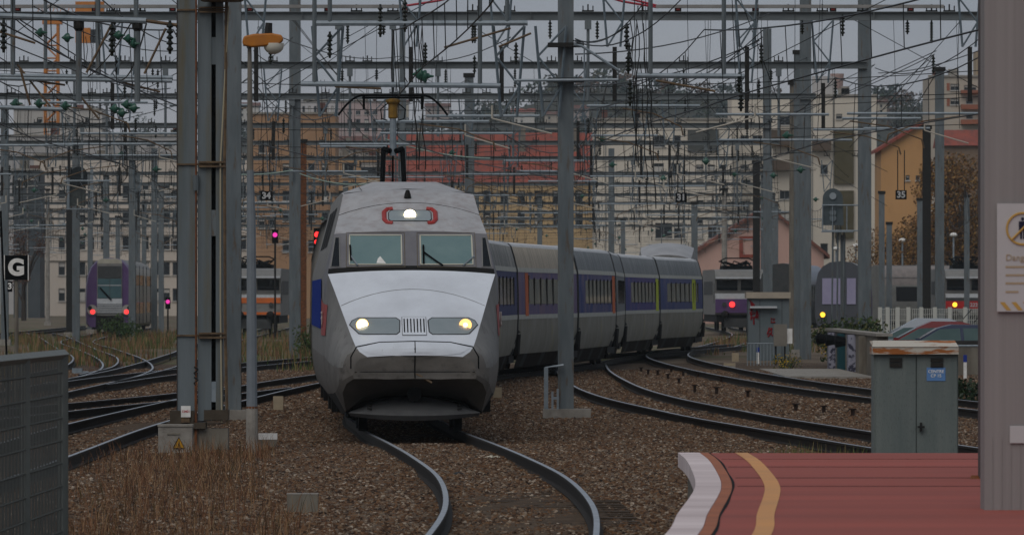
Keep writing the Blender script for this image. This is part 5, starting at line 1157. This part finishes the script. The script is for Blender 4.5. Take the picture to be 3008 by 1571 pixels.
# ---------------------------------------------------------------- G board
Y = 150; t = thing('letter_board', 'black square board with a white letter G on a slim post', 'sign', (pX(48,Y), Y, -.25)); c0 = pX(48,Y)
q = MB().b2(pX(14,Y)-c0, pX(84,Y)-c0, -.03, .0, pZ(822,Y)+.25, pZ(750,Y)+.25).build('board', black, t)
for a, b in ((12,14.5),(82,84.5)): MB().b2(pX(a,Y)-c0, pX(b,Y)-c0, -.036, .005, pZ(824,Y)+.25, pZ(749,Y)+.25).build('white_edge', white, q)
text('letter', 'G', .44, white, q, (0, -.034, pZ(787,Y)+.25), off=.022)
MB().tube([(0,.04,0),(0,.04,pZ(750,Y)+.25)], .04, 8).build('post', concd, t)
b2_ = MB().b2(pX(22,Y)-c0, pX(36,Y)-c0, -.02, .0, pZ(857,Y)+.25, pZ(826,Y)+.25).build('small_board', black, t); text('numeral', '3', .17, white, b2_, (pX(29,Y)-c0, -.024, pZ(841,Y)+.25), off=.006)
tag(MB().tube([(pX(2,140),140,pZ(620,140)),(pX(28,140),140,-.25)], .02, 5).build('stay_cable', black), 'dark slanting stay cable in front of the letter board', 'cable')
# number boards hung in the wires
for lb, n, x, y, Y in (('black board numbered 34 right of the lamp post','34',784,576,235),('black board numbered 31 above the last coaches','31',2000,581,250),('black board numbered 35 in front of the orange house','35',2645,573,300)):
    w_, h_ = 33*Y/F, 27*Y/F; t = thing('number_board', lb, 'sign', (pX(x,Y), Y-.5, pZ(y,Y)), 0, 'numbered track boards'); MB().b2(-w_/2,w_/2,-.02,.02,-h_/2,h_/2).build('board', black, t); text('numeral', n, h_*.95, mat('numeral_grey', (.45,.45,.45), rough=.7), t, (0,-.024,0), off=.012); MB().tube([(-w_*.3,.03,h_/2),(-w_*.3,.03,h_/2+1.6)], .02, 4).build('hanger', darkm, t); MB().tube([(w_*.3,.03,h_/2),(w_*.3,.03,h_/2+1.6)], .02, 4).build('hanger', darkm, t)
# ================================================================ signals
mag = mat('magenta_lamp_lit', (.6,.02,.3), emis=((1,.05,.45), .8))
def small_signal(label, x, ys, Y, mt, h=1.0):
    t = thing('signal', label, 'signal', (pX(x,Y), Y, -.2)); z0 = pZ(max(ys),Y)+.2
    MB().b2(-.16,.16,-.05,.15,z0-.45,pZ(min(ys),Y)+.2+.28).build('signal_head', black, t); MB().tube([(0,.1,0),(0,.1,z0-.4)], .06, 6).build('mast', darkm, t)
    for y in ys: MB().lathe([(.13,0),(.11,-.06)], 12, (0,-.05,pZ(y,Y)+.2), axis=1).build('lit_lamp', mt, t)
small_signal('signal with one magenta red lamp right of the lamp post', 808, (690,), 400, mag); small_signal('signal with two red lamps beside the train cab', 932, (689,711), 330, red_on); small_signal('low signal with a magenta lamp in front of the office building', 493, (886,), 470, mag)
# big unlit signal on its bridge at right
Y = 300; t = thing('signal_mast', 'grey four lens signal head facing us on a railed bracket', 'signal', (pX(2455,Y), Y, -.25)); c0 = pX(2455,Y); sgm = mat('signal_grey', (.10,.125,.135), (.13,.15,.16), sc=3, rough=.5)
k_ = 14; out = [(.40*math.cos(math.pi*i/k_), .40*math.sin(math.pi*i/k_)) for i in range(k_+1)]; zc = pZ(583,Y)+.25
h = MB(); h.ext([(u+pX(2446,Y)-c0, z+zc) for u, z in out]+[(-.44+pX(2446,Y)-c0, pZ(662,Y)+.25),(.44+pX(2446,Y)-c0, pZ(662,Y)+.25)], -.1, .02); hd = h.build('signal_head', sgm, t)
for yy, mt in ((576,mat('lens_pale', (.33,.36,.38), rough=.3)),(608,sgm),(625,mat('lens_grey', (.2,.225,.24), rough=.3)),(641,mat('lens_grey', (.2,.225,.24)))): MB().lathe([(.13,0),(.14,-.06)], 14, (pX(2446,Y)-c0,-.1,pZ(yy,Y)+.25), axis=1).build('lens', mt, hd)
r_ = MB(); 
for yy in (603,678): r_.tube([(pX(2414,Y)-c0,-.2,pZ(yy,Y)+.25),(pX(2540,Y)-c0,-.2,pZ(yy,Y)+.25)], .03, 5)
for xx in (2416,2445,2487,2535): r_.tube([(pX(xx,Y)-c0,-.2,pZ(678,Y)+.25),(pX(xx,Y)-c0,-.2,pZ(603,Y)+.25)], .022, 5)
r_.b2(pX(2414,Y)-c0, pX(2505,Y)-c0, -.3, .4, pZ(680,Y)+.22, pZ(680,Y)+.26); r_.build('railed_platform', galv, t)
for xx in (2447,2462,2480): MB().tube([(pX(xx-4,Y)-c0,.1,0),(pX(xx,Y)-c0,.1,pZ(678,Y)+.25)], .04, 6).build('mast_leg', steel, t)
MB().b2(pX(2477,Y)-c0-.1, pX(2477,Y)-c0+.1, .2, .4, 0, pZ(690,Y)+.25).build('mast', steel, t)
# back of a caged signal at left
Y = 330; t = thing('caged_signal', 'back of a signal inside a grey maintenance cage over the left tracks', 'signal', (pX(235,Y), Y, pZ(612,Y))); c0 = pX(235,Y); zb = pZ(612,Y)
for x0, x1 in ((197,205),(266,275)): MB().b2(pX(x0,Y)-c0, pX(x1,Y)-c0, -.3, -.2, 0, pZ(490,Y)-zb).build('cage_post', galv, t)
MB().b2(pX(196,Y)-c0, pX(276,Y)-c0, -.35, .6, -.06, .0).build('cage_floor', galv, t)
MB().b2(pX(206,Y)-c0, pX(252,Y)-c0, -.1, .05, .1, pZ(540,Y)-zb).build('mesh_panel', mat('cage_mesh', (.13,.14,.135), (.09,.1,.1), sc=8), t)
k_ = 12; MB().ext([(.38*math.cos(math.pi*i/k_)+pX(232,Y)-c0, .38*math.sin(math.pi*i/k_)+pZ(515,Y)-zb) for i in range(k_+1)]+[(-.38+pX(232,Y)-c0, pZ(545,Y)-zb),(.38+pX(232,Y)-c0, pZ(545,Y)-zb)], -.2, -.1).build('signal_back', mat('signal_back_dark', (.03,.04,.045), rough=.5), t)
for x in (203,240): MB().tube([(pX(x,Y)-c0,.3,0),(pX(x,Y)-c0,.3,3.4)], .05, 6).build('hanger', steel, t)
# masts of the far left yard
for i, (x, Y, yt, wd_, mt) in enumerate(((140,600,560,.34,conc),(14,360,320,.36,steel),(205,430,500,.4,darkm),(222,430,640,.3,steel),(265,470,600,.32,steel),(310,500,560,.3,steel),(346,520,640,.3,steel),(386,480,580,.32,darkm),(398,500,640,.3,steel),(447,560,720,.3,conc),(1182,262,75,.20,steel),(1378,285,228,.34,steel),(1830,520,650,.3,steel),(2040,430,600,.36,steel),(2128,470,560,.36,conc),(2222,430,480,.40,darkm),(2330,330,250,.36,concd),(2590,400,570,.3,steel),(2612,420,660,.3,steel),(2702,420,590,.3,steel),(2840,430,580,.3,steel),(2722,330,380,.35,darkm),(2760,290,210,.34,steel),(2346,292,160,.36,steel),(888,330,420,.36,rustm))):
    lb = ['pale concrete mast in front of the office building','tall grey mast at the left edge above the G board','dark mast left of the double deck train','slim grey mast beside the dark mast at left','grey mast just above the double deck train, left one','grey mast above the middle of the double deck train','third grey mast above the double deck train','dark mast behind the double deck train','pale slim mast right of the double deck train','concrete mast with rusty top near the double column','slim mast with insulators directly behind the pantograph','capped mast between pantograph and steel post','mast rising behind the rear power car','mast at the left of the pink house','concrete mast in front of the pink gable','dark wooden looking mast right of the pink window','brown concrete mast by the graffiti hut','short mast left of the orange house','low mast in front of the brown autumn tree','mast under the number 35 board','mast in front of the tallest autumn tree','dark mast left of the tall right post','tall grey mast behind the parked cars','grey mast standing close against the thick post by the hut','rusty mast right of the broad blue grey post'][i]
    t = thing('mast', lb, 'mast', (pX(x,Y), Y, -.25), 0, 'masts standing about the yard'); H = pZ(yt,Y)+.25
    m_ = MB(); 
    if mt in (conc, concd): m_.tube([(0,0,0),(0,0,H)], [wd_*.55,wd_*.42], 8)
    else: ibeam_post(m_, 0, 0, 0, H, wd_)
    m_.build('shaft', mt, t); MB().b2(-wd_*.8,wd_*.8,-wd_*.8,wd_*.8,0,.3).build('footing', conc, t)
    MB().b2(-wd_*.65,wd_*.65,-wd_*.6,wd_*.6,H,H+.16).build('cap', darkm, t)
# ================================================================ right hand side
Y = gY(1330,.54) ; Yc = 84.0
t = thing('relay_cabinet', 'grey two door trackside cabinet with rusty lid and blue plate', 'cabinet', (pX(2690,Yc), Yc, -.25)); c0 = pX(2690,Yc)
cabm = mat('cabinet_green_grey', (.17,.195,.19), (.215,.235,.225), sc=1.6, rough=.6, stretch=(4,4,.5), col3=(.12,.125,.115), sc3=40, f3=(.55,.7))
rlid = mat('cabinet_lid_rust', (.50,.47,.42), (.36,.16,.06), sc=1.7, rough=.8, stretch=(1,3,6), lo=.53, hi=.58)
def cx_(x): return pX(x,Yc)-c0
def cz_(y): return pZ(y,Yc)+.25
MB().b2(cx_(2567), cx_(2815), .03, .62, 0, cz_(1040)).build('case', cabm, t)
for a, b in ((2573,2690),(2693,2811)):
    d_ = MB().b2(cx_(a), cx_(b), .0, .028, .05, cz_(1041)).build('door', cabm, t)
    for yy in (1056,1071): MB().b2((cx_(a)+cx_(b))/2-.07, (cx_(a)+cx_(b))/2+.07, -.02, .002, cz_(yy)-.025, cz_(yy)+.02).build('vent_hood', mat('vent_dark', (.05,.045,.04), rough=.8), d_)
m_ = MB(); m_.b2(cx_(2563), cx_(2815), -.06, .64, cz_(1040), cz_(1018)); m_.add([(cx_(2562),-.07,cz_(1018)),(cx_(2815),-.07,cz_(1018)),(cx_(2808),.2,cz_(1000)),(cx_(2562)+.02,.2,cz_(1000)),(cx_(2562),.66,cz_(1002)),(cx_(2815),.66,cz_(1002))], [(0,1,2,3),(3,2,5,4),(0,3,4),(1,5,2)]); m_.build('lid', rlid, t)
pl_ = MB().b2(cx_(2722), cx_(2777), -.006, -.001, cz_(1118), cz_(1079)).build('name_plate', mat('plate_blue', (.16,.28,.47), rough=.6), t)
text('plate_text', 'CENTRE\nCP 15', .048, white, pl_, (cx_(2749.5), -.008, cz_(1097)), off=.0006)
m_ = MB(); m_.b2(-.012,.012,-.05,0,-.05,.05); m_.b2(-.04,.04,-.06,-.04,-.012,.012); m_.build('handle', darkm, t, loc=(cx_(2705),0,cz_(1253)))
# platform column with sign
Y = gY(1497,.54); t = thing('canopy_column', 'broad grey brown column at the right edge of the platform', 'column', (pX(2892,Y), Y, .54))
colm = mat('column_render', (.295,.275,.27), (.33,.31,.303), sc=1.2, rough=.85, stretch=(14,14,.12), bump=.12, bsc=8)
MB().b2(0,.75,0,.5,0,5).build('shaft', colm, t)
for k in range(10): MB().b2(.06+k*.07,.063+k*.07,-.004,.0,0,.55).build('groove_rib', colm, t)
t = thing('drain_pipe_casing', 'narrow brown casing behind the platform column', 'casing', (pX(2879,66), 66, .54)); MB().b2(0,.4,0,.3,0,5).build('shaft', mat('casing_brown', (.12,.10,.1), (.14,.12,.115), sc=2, rough=.8), t); MB().lathe([(.05,0),(.03,.03)], 8, (-.05,-.05,0)).build('bolt', rustm, t)
t = thing('warning_sign', 'white warning sign with yellow circle and crossed out walking figure', 'sign', (pX(2928,Y), Y-.02, pZ(915,Y))); w_, h_ = 112*Y/F, 317*Y/F; k = Y/F
q = MB().b2(0,w_,-.008,.0,0,h_).build('panel', mat('sign_white', (.5,.485,.485), (.47,.455,.455), sc=2, rough=.6), t)
sy = mat('sign_faded_yellow', (.50,.34,.12), rough=.6); sy2 = mat('sign_pale_yellow', (.42,.34,.25), rough=.6); navy = mat('sign_navy', (.02,.02,.06), rough=.6)
cc = (75*k, (915-672)*k); MB().tube([(cc[0]+46*k*math.cos(6.283*i/32), -.011, cc[1]+46*k*math.sin(6.283*i/32)) for i in range(33)], .009, 5).build('ring', sy, q)
fg = MB(); fg.lathe([(5*k,0),(5*k,.002)], 12, (cc[0],-.0125,cc[1]+29*k), axis=1); fg.b2(cc[0]-11*k,cc[0]+11*k,-.012,-.009,cc[1]-5*k,cc[1]+22*k); fg.b2(cc[0]-7*k,cc[0]-1.5*k,-.012,-.009,cc[1]-30*k,cc[1]-4*k); fg.b2(cc[0]+1.5*k,cc[0]+7*k,-.012,-.009,cc[1]-30*k,cc[1]-4*k); fg.build('figure', navy, q)
MB().tube([(cc[0]-32*k,-.017,cc[1]-32*k),(cc[0]+32*k,-.017,cc[1]+32*k)], .008, 5).build('slash', sy, q)
text('heading', 'Danger', 26*k, sy2, q, (25*k,-.011,(915-757)*k), align='LEFT')
for yy, L in ((784,88),(808,86),(832,88),(857,38)): MB().b2(25*k, (25+L)*k if L < 50 else w_-.004, -.0105, -.009, (915-yy-3)*k, (915-yy+3)*k).build('faded_text_line', sy2, q)
for i in range(4): a = (8+i*34)*k; MB().add([(a,-.0105,28*k),(min(a+14*k,w_),-.0105,28*k),(min(a+34*k,w_),-.0105,4*k),(min(a+20*k,w_),-.0105,4*k)], [(0,1,2,3)]).build('hazard_stripe', sy, q)
t = thing('small_plate', 'small white rounded plate low on the platform column', 'plate', (pX(2966,Y), Y-.012, pZ(1301,Y))); pm = MB().b2(0,.14,-.006,0,0,51*k).build('plate', mat('sign_white', (.40,.385,.385)), t)
bb = pm.modifiers.new('r', 'BEVEL'); bb.width = .02; bb.segments = 3
# stub posts in the ballast
STB = MB().b2(-.035,.035,-.035,.035,-.12,.17).b2(-.07,.07,-.06,.06,.17,.195).mesh('stub', mat('stub_dark_rust', (.055,.03,.02), (.03,.02,.015), sc=14, rough=.9))
for (x, y) in ((1962,1118),(1994,1132),(1883,1097),(1904,1104),(1932,1106),(1972,1100),(2007,1108),(2041,1153),(2105,1160),(2050,1111),(2118,1127),(2197,1171),(2338,1213),(2505,1229),(2420,1219),(2260,1150)):
    Yg = gY(y); o = link('rail_stub', STB, None, (pX(x,Yg), Yg, -.2)); tag(o, 'short rusty steel stub post standing in the ballast between the right tracks', 'stub post', 'rusty stubs between the right tracks')
# graffiti hut
Y = 276; t = thing('relay_hut', 'grey metal hut with red graffiti and pale flat roof', 'hut', (pX(2258,Y), Y, -.25)); c0 = pX(2258,Y)
hutm = mat('hut_grey', (.16,.19,.2), (.19,.21,.22), sc=1, rough=.6); red_g = mat('graffiti_red', (.28,.025,.035), rough=.6)
MB().b2(pX(2198,Y)-c0, pX(2318,Y)-c0, 0, 1.6, 0, pZ(876,Y)+.25).build('wall', hutm, t); MB().b2(pX(2192,Y)-c0, pX(2322,Y)-c0, -.15, 1.75, pZ(876,Y)+.25, pZ(858,Y)+.25).build('roof', mat('hut_roof', (.45,.40,.33), (.38,.34,.29), sc=2), t)
MB().b2(pX(2203,Y)-c0, pX(2282,Y)-c0, -.25, .0, pZ(905,Y)+.25, pZ(899,Y)+.25).build('canopy', off, t)
for x in (2232,2297): MB().b2(pX(x,Y)-c0-.01, pX(x,Y)-c0+.01, -.012, 0, .05, pZ(880,Y)+.25).build('panel_joint', dgrey, t)
rr = random.Random(8)
for k in range(9):
    xx, yy = rr.choice(((2212,925),(2222,940),(2215,955),(2228,925),(2225,965),(2265,935),(2270,950),(2262,975),(2208,895))); P = [(pX(xx+rr.uniform(-9,9),Y)-c0, -.014, pZ(yy+rr.uniform(-16,16),Y)+.25) for q in range(5)]
    MB().tube(P, .03, 4).build('graffiti_stroke', red_g, t)
t = thing('railing', 'low grey railing in front of the graffiti hut', 'railing', (pX(2235,250), 250, -.25))
for k in range(9): MB().tube([(-.45+k*.11,0,0),(-.45+k*.11,0,.8)], .016, 5).build('baluster', galv, t)
MB().tube([(-.46,0,.8),(.46,0,.8)], .02, 5).build('handrail', galv, t)
t = thing('meter_box', 'beige grey box on legs beside the graffiti hut', 'box', (pX(2292,250), 250, -.25)); MB().b2(-.22,.22,-.15,.15,pZ(1016,250)+.25,pZ(952,250)+.25).build('case', mat('box_beige', (.24,.22,.19), (.28,.26,.23), sc=2), t); MB().b2(-.18,-.12,-.05,.05,0,.72).build('leg', darkm, t); MB().b2(.12,.18,-.05,.05,0,.72).build('leg', darkm, t); MB().b2(.22,.40,-.1,.1,.8,1.3).build('fittings', white, t)
for lb, x, y0, y1 in (('white marker stake with blue tip by the track at right',2226,1018,1070),('white stake with blue tip right of the grey cabinet',2835,1040,1115)):
    Yg = gY(y1); t = thing('marker_stake', lb, 'stake', (pX(x,Yg), Yg, -.22)); h_ = (y1-y0)*Yg/F; MB().b2(-.045,.045,-.03,.03,0,h_*.72).build('stake', white, t); MB().b2(-.05,.05,-.035,.035,h_*.72,h_).build('tip', mat('tip_blue', (.03,.07,.3), rough=.5), t)
# retaining wall along the yard with graffiti pilasters
t = thing('retaining_wall', 'grimy concrete retaining wall with pale graffiti pilasters', 'wall', (10.35, 0, -.25))
MB().b2(0,.3,212,246,0,1.25).build('wall', concd, t); MB().b2(-.06,.4,211.5,246.5,1.25,1.33).build('coping', conc, t)
graf = mat('graffiti_pale', (.34,.34,.40), (.08,.08,.12), sc=6, rough=.8, stretch=(1,2,1), lo=.5, hi=.55)
for yy, mt in ((240,graf),(233,mat('graffiti_teal', (.02,.10,.12), rough=.8)),(226,graf),(219,concd)): MB().b2(-.22,0,yy-.4,yy+.6,0,1.22).build('pilaster', mt, t)
for yy in (243,236,229): MB().lathe([(.14,0),(.2,-.3),(.08,-.35)], 10, (-.15,yy,1.0), axis=0).build('pipe_outlet', black, t)
t = thing('car_park_wall', 'brown concrete wall in front of the parked cars', 'wall', (10.7, 218, -.25)); MB().b2(.05,16,0,.3,0,.98).build('wall', concd, t); MB().b2(0,16,-.06,.36,.98,1.09).build('coping', mat('coping_dark', (.05,.048,.045), (.07,.065,.06), sc=2), t)
MB().tube([(0,-1.5,.95),(4.4,-1.5,.95),(4.4,-1.5,0)], .035, 6).build('guard_rail', galv, t)
# concrete slab beside the track
t = thing('concrete_slab', 'low concrete slab at the foot of the graffiti wall', 'slab', (9.2, 225, -.24)); MB().b2(-1.5,.95,-14,8,0,.12).build('slab', conc, t); MB().b2(-1.8,-.6,-12,-7,0,.10).build('cover_plate', mat('rubber_mat', (.12,.13,.14), rough=.7), t)
# white mesh fence
t = thing('mesh_fence', 'white steel mesh fence behind the parked cars', 'fence', (0, 268, -.3)); fw = mat('fence_white', (.5,.5,.47), rough=.6); z1 = pZ(902,268)+.3
for x in (2585,2607,2637,2668,2706,2746,2790,2835,2880): MB().b2(pX(x,268)-.07, pX(x,268)+.07, -.07, .07, 0, z1).build('fence_post', fw, t)
m_ = MB()
for q in range(62): xx = pX(2580,268)+q*.068; m_.tube([(xx,0,0),(xx,0,z1-.05)], .011, 3)
for q in range(10): zz = z1-.06-q*.2; m_.tube([(pX(2580,268),0,zz),(pX(2900,268),0,zz)], .008, 3)
m_.build('wire_mesh', fw, t)
# parked cars
def car(label, X, Y, paint, L=4.0, dirn=-1, hgt=1.46):
    t = thing('parked_car', label, 'car', (X, Y, -.18), 0, 'cars parked behind the wall')
    body = [(-.5,.30),(-.5,.62),(-.46,.80),(-.30,.92),(-.27,.95),(.30,.97),(.44,.93),(.5,.80),(.5,.35)]
    b = MB(); b.ext([(u*L, z) for u, z in body], -.84, .84); b.build('body', paint, t)
    cab = [(-.30,.93),(-.12,1.36),(-.02,hgt),(.20,hgt-.01),(.38,1.30),(.47,.96)]
    c = MB(); n = len(cab)
    for yy, sc in ((-.80,0),(.80,0)):
        for u, z in cab: c.v.append((u*L, yy*(1-.18*(z-.93)/.5), z))
    c.f = [tuple(range(n)), tuple(range(n,2*n))[::-1]]+[(i, i+n, i+n+1, i+1) for i in range(n-1)]; c.m = [0]*len(c.f)
    c.build('roof', paint, t)
    gm = mat('car_glass', (.10,.15,.15), (.14,.19,.185), sc=1, rough=.1)
    def sq(u, z, o=.012): return (u*L, -(.80*(1-.18*(z-.93)/.5)+o), z)
    for P in ([(-.265,.97),(-.115,1.32),(.04,1.35),(.05,.98)],[(.075,.98),(.065,1.35),(.20,1.35),(.33,1.24),(.40,.99)]):
        MB().add([sq(u, z) for u, z in P], [tuple(range(len(P)))]).build('side_window', gm, t); MB().add([(a, -b_, c_) for a, b_, c_ in [sq(u, z) for u, z in P]], [tuple(range(len(P)))[::-1]]).build('side_window', gm, t)
    MB().add([(-.305*L,-.72,.95),(-.305*L,.72,.95),(-.13*L,.62,1.35),(-.13*L,-.62,1.35)], [(0,1,2,3)]).build('windscreen', gm, t)
    for u in (-.32,.32):
        for s in (-1,1): w_ = MB().lathe([(.30,-.09),(.31,0),(.30,.09)], 16, (u*L,s*.78,.31), axis=1).build('wheel', black, t); MB().lathe([(.18,0),(.17,.02)], 12, (u*L,s*.885,.31), axis=1).build('rim', galv, w_)
    MB().b2(-.3*L-.02,-.3*L+.12,-1.0,-.84,.93,1.04).build('mirror', paint, t); MB().tube([(.3*L,0,hgt-.03),(.36*L,0,hgt+.28)], .012, 4).build('aerial', black, t)
    return t
carp = lambda n, c: mat('car_'+n, c, rough=.25, spec=.6)
car('dark blue hatchback parked nearest the wall', pX(2800,226), 226, carp('blue', (.03,.05,.11)), 3.9); car('red car parked behind the blue hatchback', pX(2742,231), 231, carp('red', (.22,.03,.035)), 4.2, hgt=1.54); car('silver car parked behind the red car', pX(2700,236), 236, carp('silver', (.38,.40,.43)), 4.6, hgt=1.62)
# globe street lights far right
for lb, x, y, Y in (('white globe street light left of the railed signal mast',2456,732,560),('white globe street light above the rail car',2514,724,560),('white globe street light in front of the brown autumn tree',2651,708,545),('white globe street light beside the platform column',2801,692,540)):
    t = thing('street_light', lb, 'street light', (pX(x,Y), Y, -.2), 0, 'white globe street lights'); H = pZ(y,Y)+.2; MB().tube([(0,0,0),(0,0,H)], .07, 6).build('pole', galv, t); MB().lathe([(.1,-.1),(.26,-.02),(.28,.06),(.18,.18),(.05,.22)], 12, (0,0,H)).build('globe', white, t, True)
# ================================================================ weeds and dry grass
def blades(name, label, spots, mts, h0, h1, rr, cat='grass', bend=.35, wid=.006):
    m_ = MB()
    for (x, y, n, rx, ry) in spots:
        hs_ = rr.choice((.35,.5,.65,.85,1.0))
        for k in range(n):
            a = x+rr.gauss(0,1)*rx; b = y+rr.gauss(0,1)*ry; h_ = rr.uniform(h0,h1)*hs_; th = rr.uniform(0,6.28); dx, dy = math.cos(th)*bend*h_*rr.random(), math.sin(th)*bend*h_*rr.random(); w_ = wid*rr.uniform(.6,1.4); z = -.24
            m_.add([(a-w_,b,z),(a+w_,b,z),(a+dx*.4+w_*.8,b+dy*.4,z+h_*.6),(a+dx*.4-w_*.8,b+dy*.4,z+h_*.6),(a+dx,b+dy,z+h_)], [(0,1,2,3),(3,2,4)], rr.randrange(len(mts)))
    return tag(m_.build(name, mts), label, cat, kind='stuff')
gr0 = mat('dry_stem_f', (.10,.075,.03), rough=.9)
dry = [mat('dry_stem_a', (.24,.135,.08), rough=.9), mat('dry_stem_b', (.18,.10,.065), rough=.9), mat('dry_stem_c', (.29,.185,.115), rough=.9), mat('dry_stem_d', (.12,.075,.055), rough=.9)]
rr = random.Random(12); sp = []
for k in range(330):
    yy = rr.uniform(63,108); xx = max(-1.1,min(1.15,rr.gauss(0,.55))); cxg = pX(520,yy)+.0; wdt = (pX(880,yy)-pX(170,yy))/2*(.55+.45*(108-yy)/45); sp.append((cxg+xx*wdt, yy, rr.choice((6,14,28,50)), rr.uniform(.08,.3), .3))
sp += [(pX(x,106)+rr.uniform(-.1,.1), 107+rr.uniform(-1.5,1.5), 60, .14, .5) for x in range(575,790,16)]
blades('dry_grass', 'tall reddish brown dry grass in the left foreground', sp, dry+[mat('dry_stem_e', (.34,.24,.15), rough=.9), gr0], .08, .46, rr, wid=.0032, bend=.7)
gr = [mat('weed_green', (.085,.13,.045), rough=.8), mat('weed_olive', (.15,.15,.06), rough=.8), mat('weed_dark', (.05,.08,.035), rough=.8), mat('straw', (.26,.21,.115), rough=.9)]
sp = [(pX(x,Y_), Y_, 60, .5, 1.5) for x, Y_ in [(rr.uniform(20,450), rr.uniform(240,400)) for k in range(60)]]+[(pX(x,Y_), Y_, 40, .6, 2) for x, Y_ in [(rr.uniform(380,530), rr.uniform(330,450)) for k in range(30)]]+[(pX(x,Y_), Y_, 50, .4, 1.5) for x, Y_ in [(rr.uniform(880,930), rr.uniform(230,330)) for k in range(10)]]+[(pX(x,Y_), Y_, 45, .5, 2.5) for x, Y_ in [(rr.uniform(690,930), rr.uniform(260,440)) for k in range(40)]]+[(pX(x,Y_), Y_, 40, .4, 2) for x, Y_ in [(rr.uniform(2080,2420), rr.uniform(300,440)) for k in range(40)]]
blades('weeds', 'rough brown and green weeds between the far left tracks', sp, [gr[1],gr[3],dry[2],dry[1],gr[0]], .15, .75, rr, wid=.014)
sp = [(pX(x,Y_), Y_, 50, .18, .6) for x, Y_ in [(rr.uniform(2330,2500), rr.uniform(98,106)) for k in range(22)]]+[(pX(x,92), 92, 60, .12, .5) for x in (2830,2845,2860)]
blades('verge_weeds', 'thin olive weeds between the right track and the platform end', sp, [gr[1],gr[3],gr[0]], .12, .42, rr, wid=.007)
def bush(label, x, yb, Y, w_, h_, mts, n=700, size=.07, name='bush', cat='bush'):
    rr = random.Random(int(x+Y)); t = thing(name, label, cat, (pX(x,Y), Y, -.25)); st = MB(); lf = MB()
    for k in range(9): a = rr.uniform(-1,1); st.tube([(a*w_*.15,rr.uniform(-.2,.2),0),(a*w_*.3,rr.uniform(-.3,.3),h_*.5),(a*w_*.45,rr.uniform(-.3,.3),h_*rr.uniform(.7,.95))], [.02,.015,.006], 4)
    for k in range(7): leaves(lf, (rr.uniform(-.35,.35)*w_, rr.uniform(-.4,.4), h_*rr.uniform(.3,.75)), .3*max(w_,h_)*rr.uniform(.7,1), n//7, size, rr, .9, .1, len(mts))
    st.build('stem', gr[2], t); lf.build('foliage', mts, t); return t
bush('dark green bush in front of the double deck train', 352, 990, 398, 2.2, 1.35, [mat('bush_green', (.07,.115,.04), rough=.8),gr[0],mat('bush_green_light', (.10,.15,.05), rough=.8)], 1300, .06)
bush('low green weeds between the rails before the double deck train', 420, 990, 385, 1.0, .5, [gr[2],gr[1]], 300, .05)
bush('green shrub on top of the retaining wall', 2540, 960, 240, 1.3, 2.0, [gr[0],gr[2],gr[1]], 900, .06); bush('leafy weeds left of the shrub on the retaining wall', 2455, 960, 250, 1.3, 1.9, [gr[0],gr[1],gr[2]], 800, .06)
bush('weeds behind the blue grey post left of the train', 905, 1050, 280, 1.0, 1.4, [gr[0],gr[1],gr[0]], 600, .05); bush('ivy like shrub right of the grey cabinet', 2860, 1160, 160, 1.0, .65, [mat('ivy', (.025,.055,.02), rough=.5),gr[2]], 500, .05); bush('dry seed head weed in front of the cabinet doors', 2682, 1300, 83, .16, .62, [gr[3],dry[2]], 260, .014); bush('straw coloured weed right of the cabinet', 2832, 1290, 85, .3, .6, [gr[3],dry[2]], 380, .016)
yf = mat('flower_yellow', (.5,.36,.02), rough=.7)
for lb, x, Y_, w_, h_ in (('yellow flowering weeds by the graffiti hut',2310,240,1.0,.55),('small yellow flowers at the foot of the cabinet',2540,100,.35,.22),('yellow flowers on the retaining wall',2440,244,.35,1.5),('yellow flowering weeds below the G board',30,190,1.0,.9)): bush(lb, x, 0, Y_, w_, h_, [yf,gr[1],gr[0]], 420, .03, 'flowering_weed', 'flowers')
# ================================================================ air
hz = MB().b2(-700,700,-30,2350,-2,75).build('haze', [])
hm = bpy.data.materials.new('haze_air'); hm.use_nodes = True; hn = hm.node_tree; hn.nodes.remove(hn.nodes['Principled BSDF'])
pv = hn.nodes.new('ShaderNodeVolumePrincipled'); pv.inputs['Color'].default_value = (.82,.93,1,1); pv.inputs['Density'].default_value = .00008; pv.inputs['Anisotropy'].default_value = .1
hn.links.new(pv.outputs[0], hn.nodes['Material Output'].inputs['Volume']); hz.data.materials.append(hm); tag(hz, 'thin pale haze in the air', 'haze', kind='stuff')
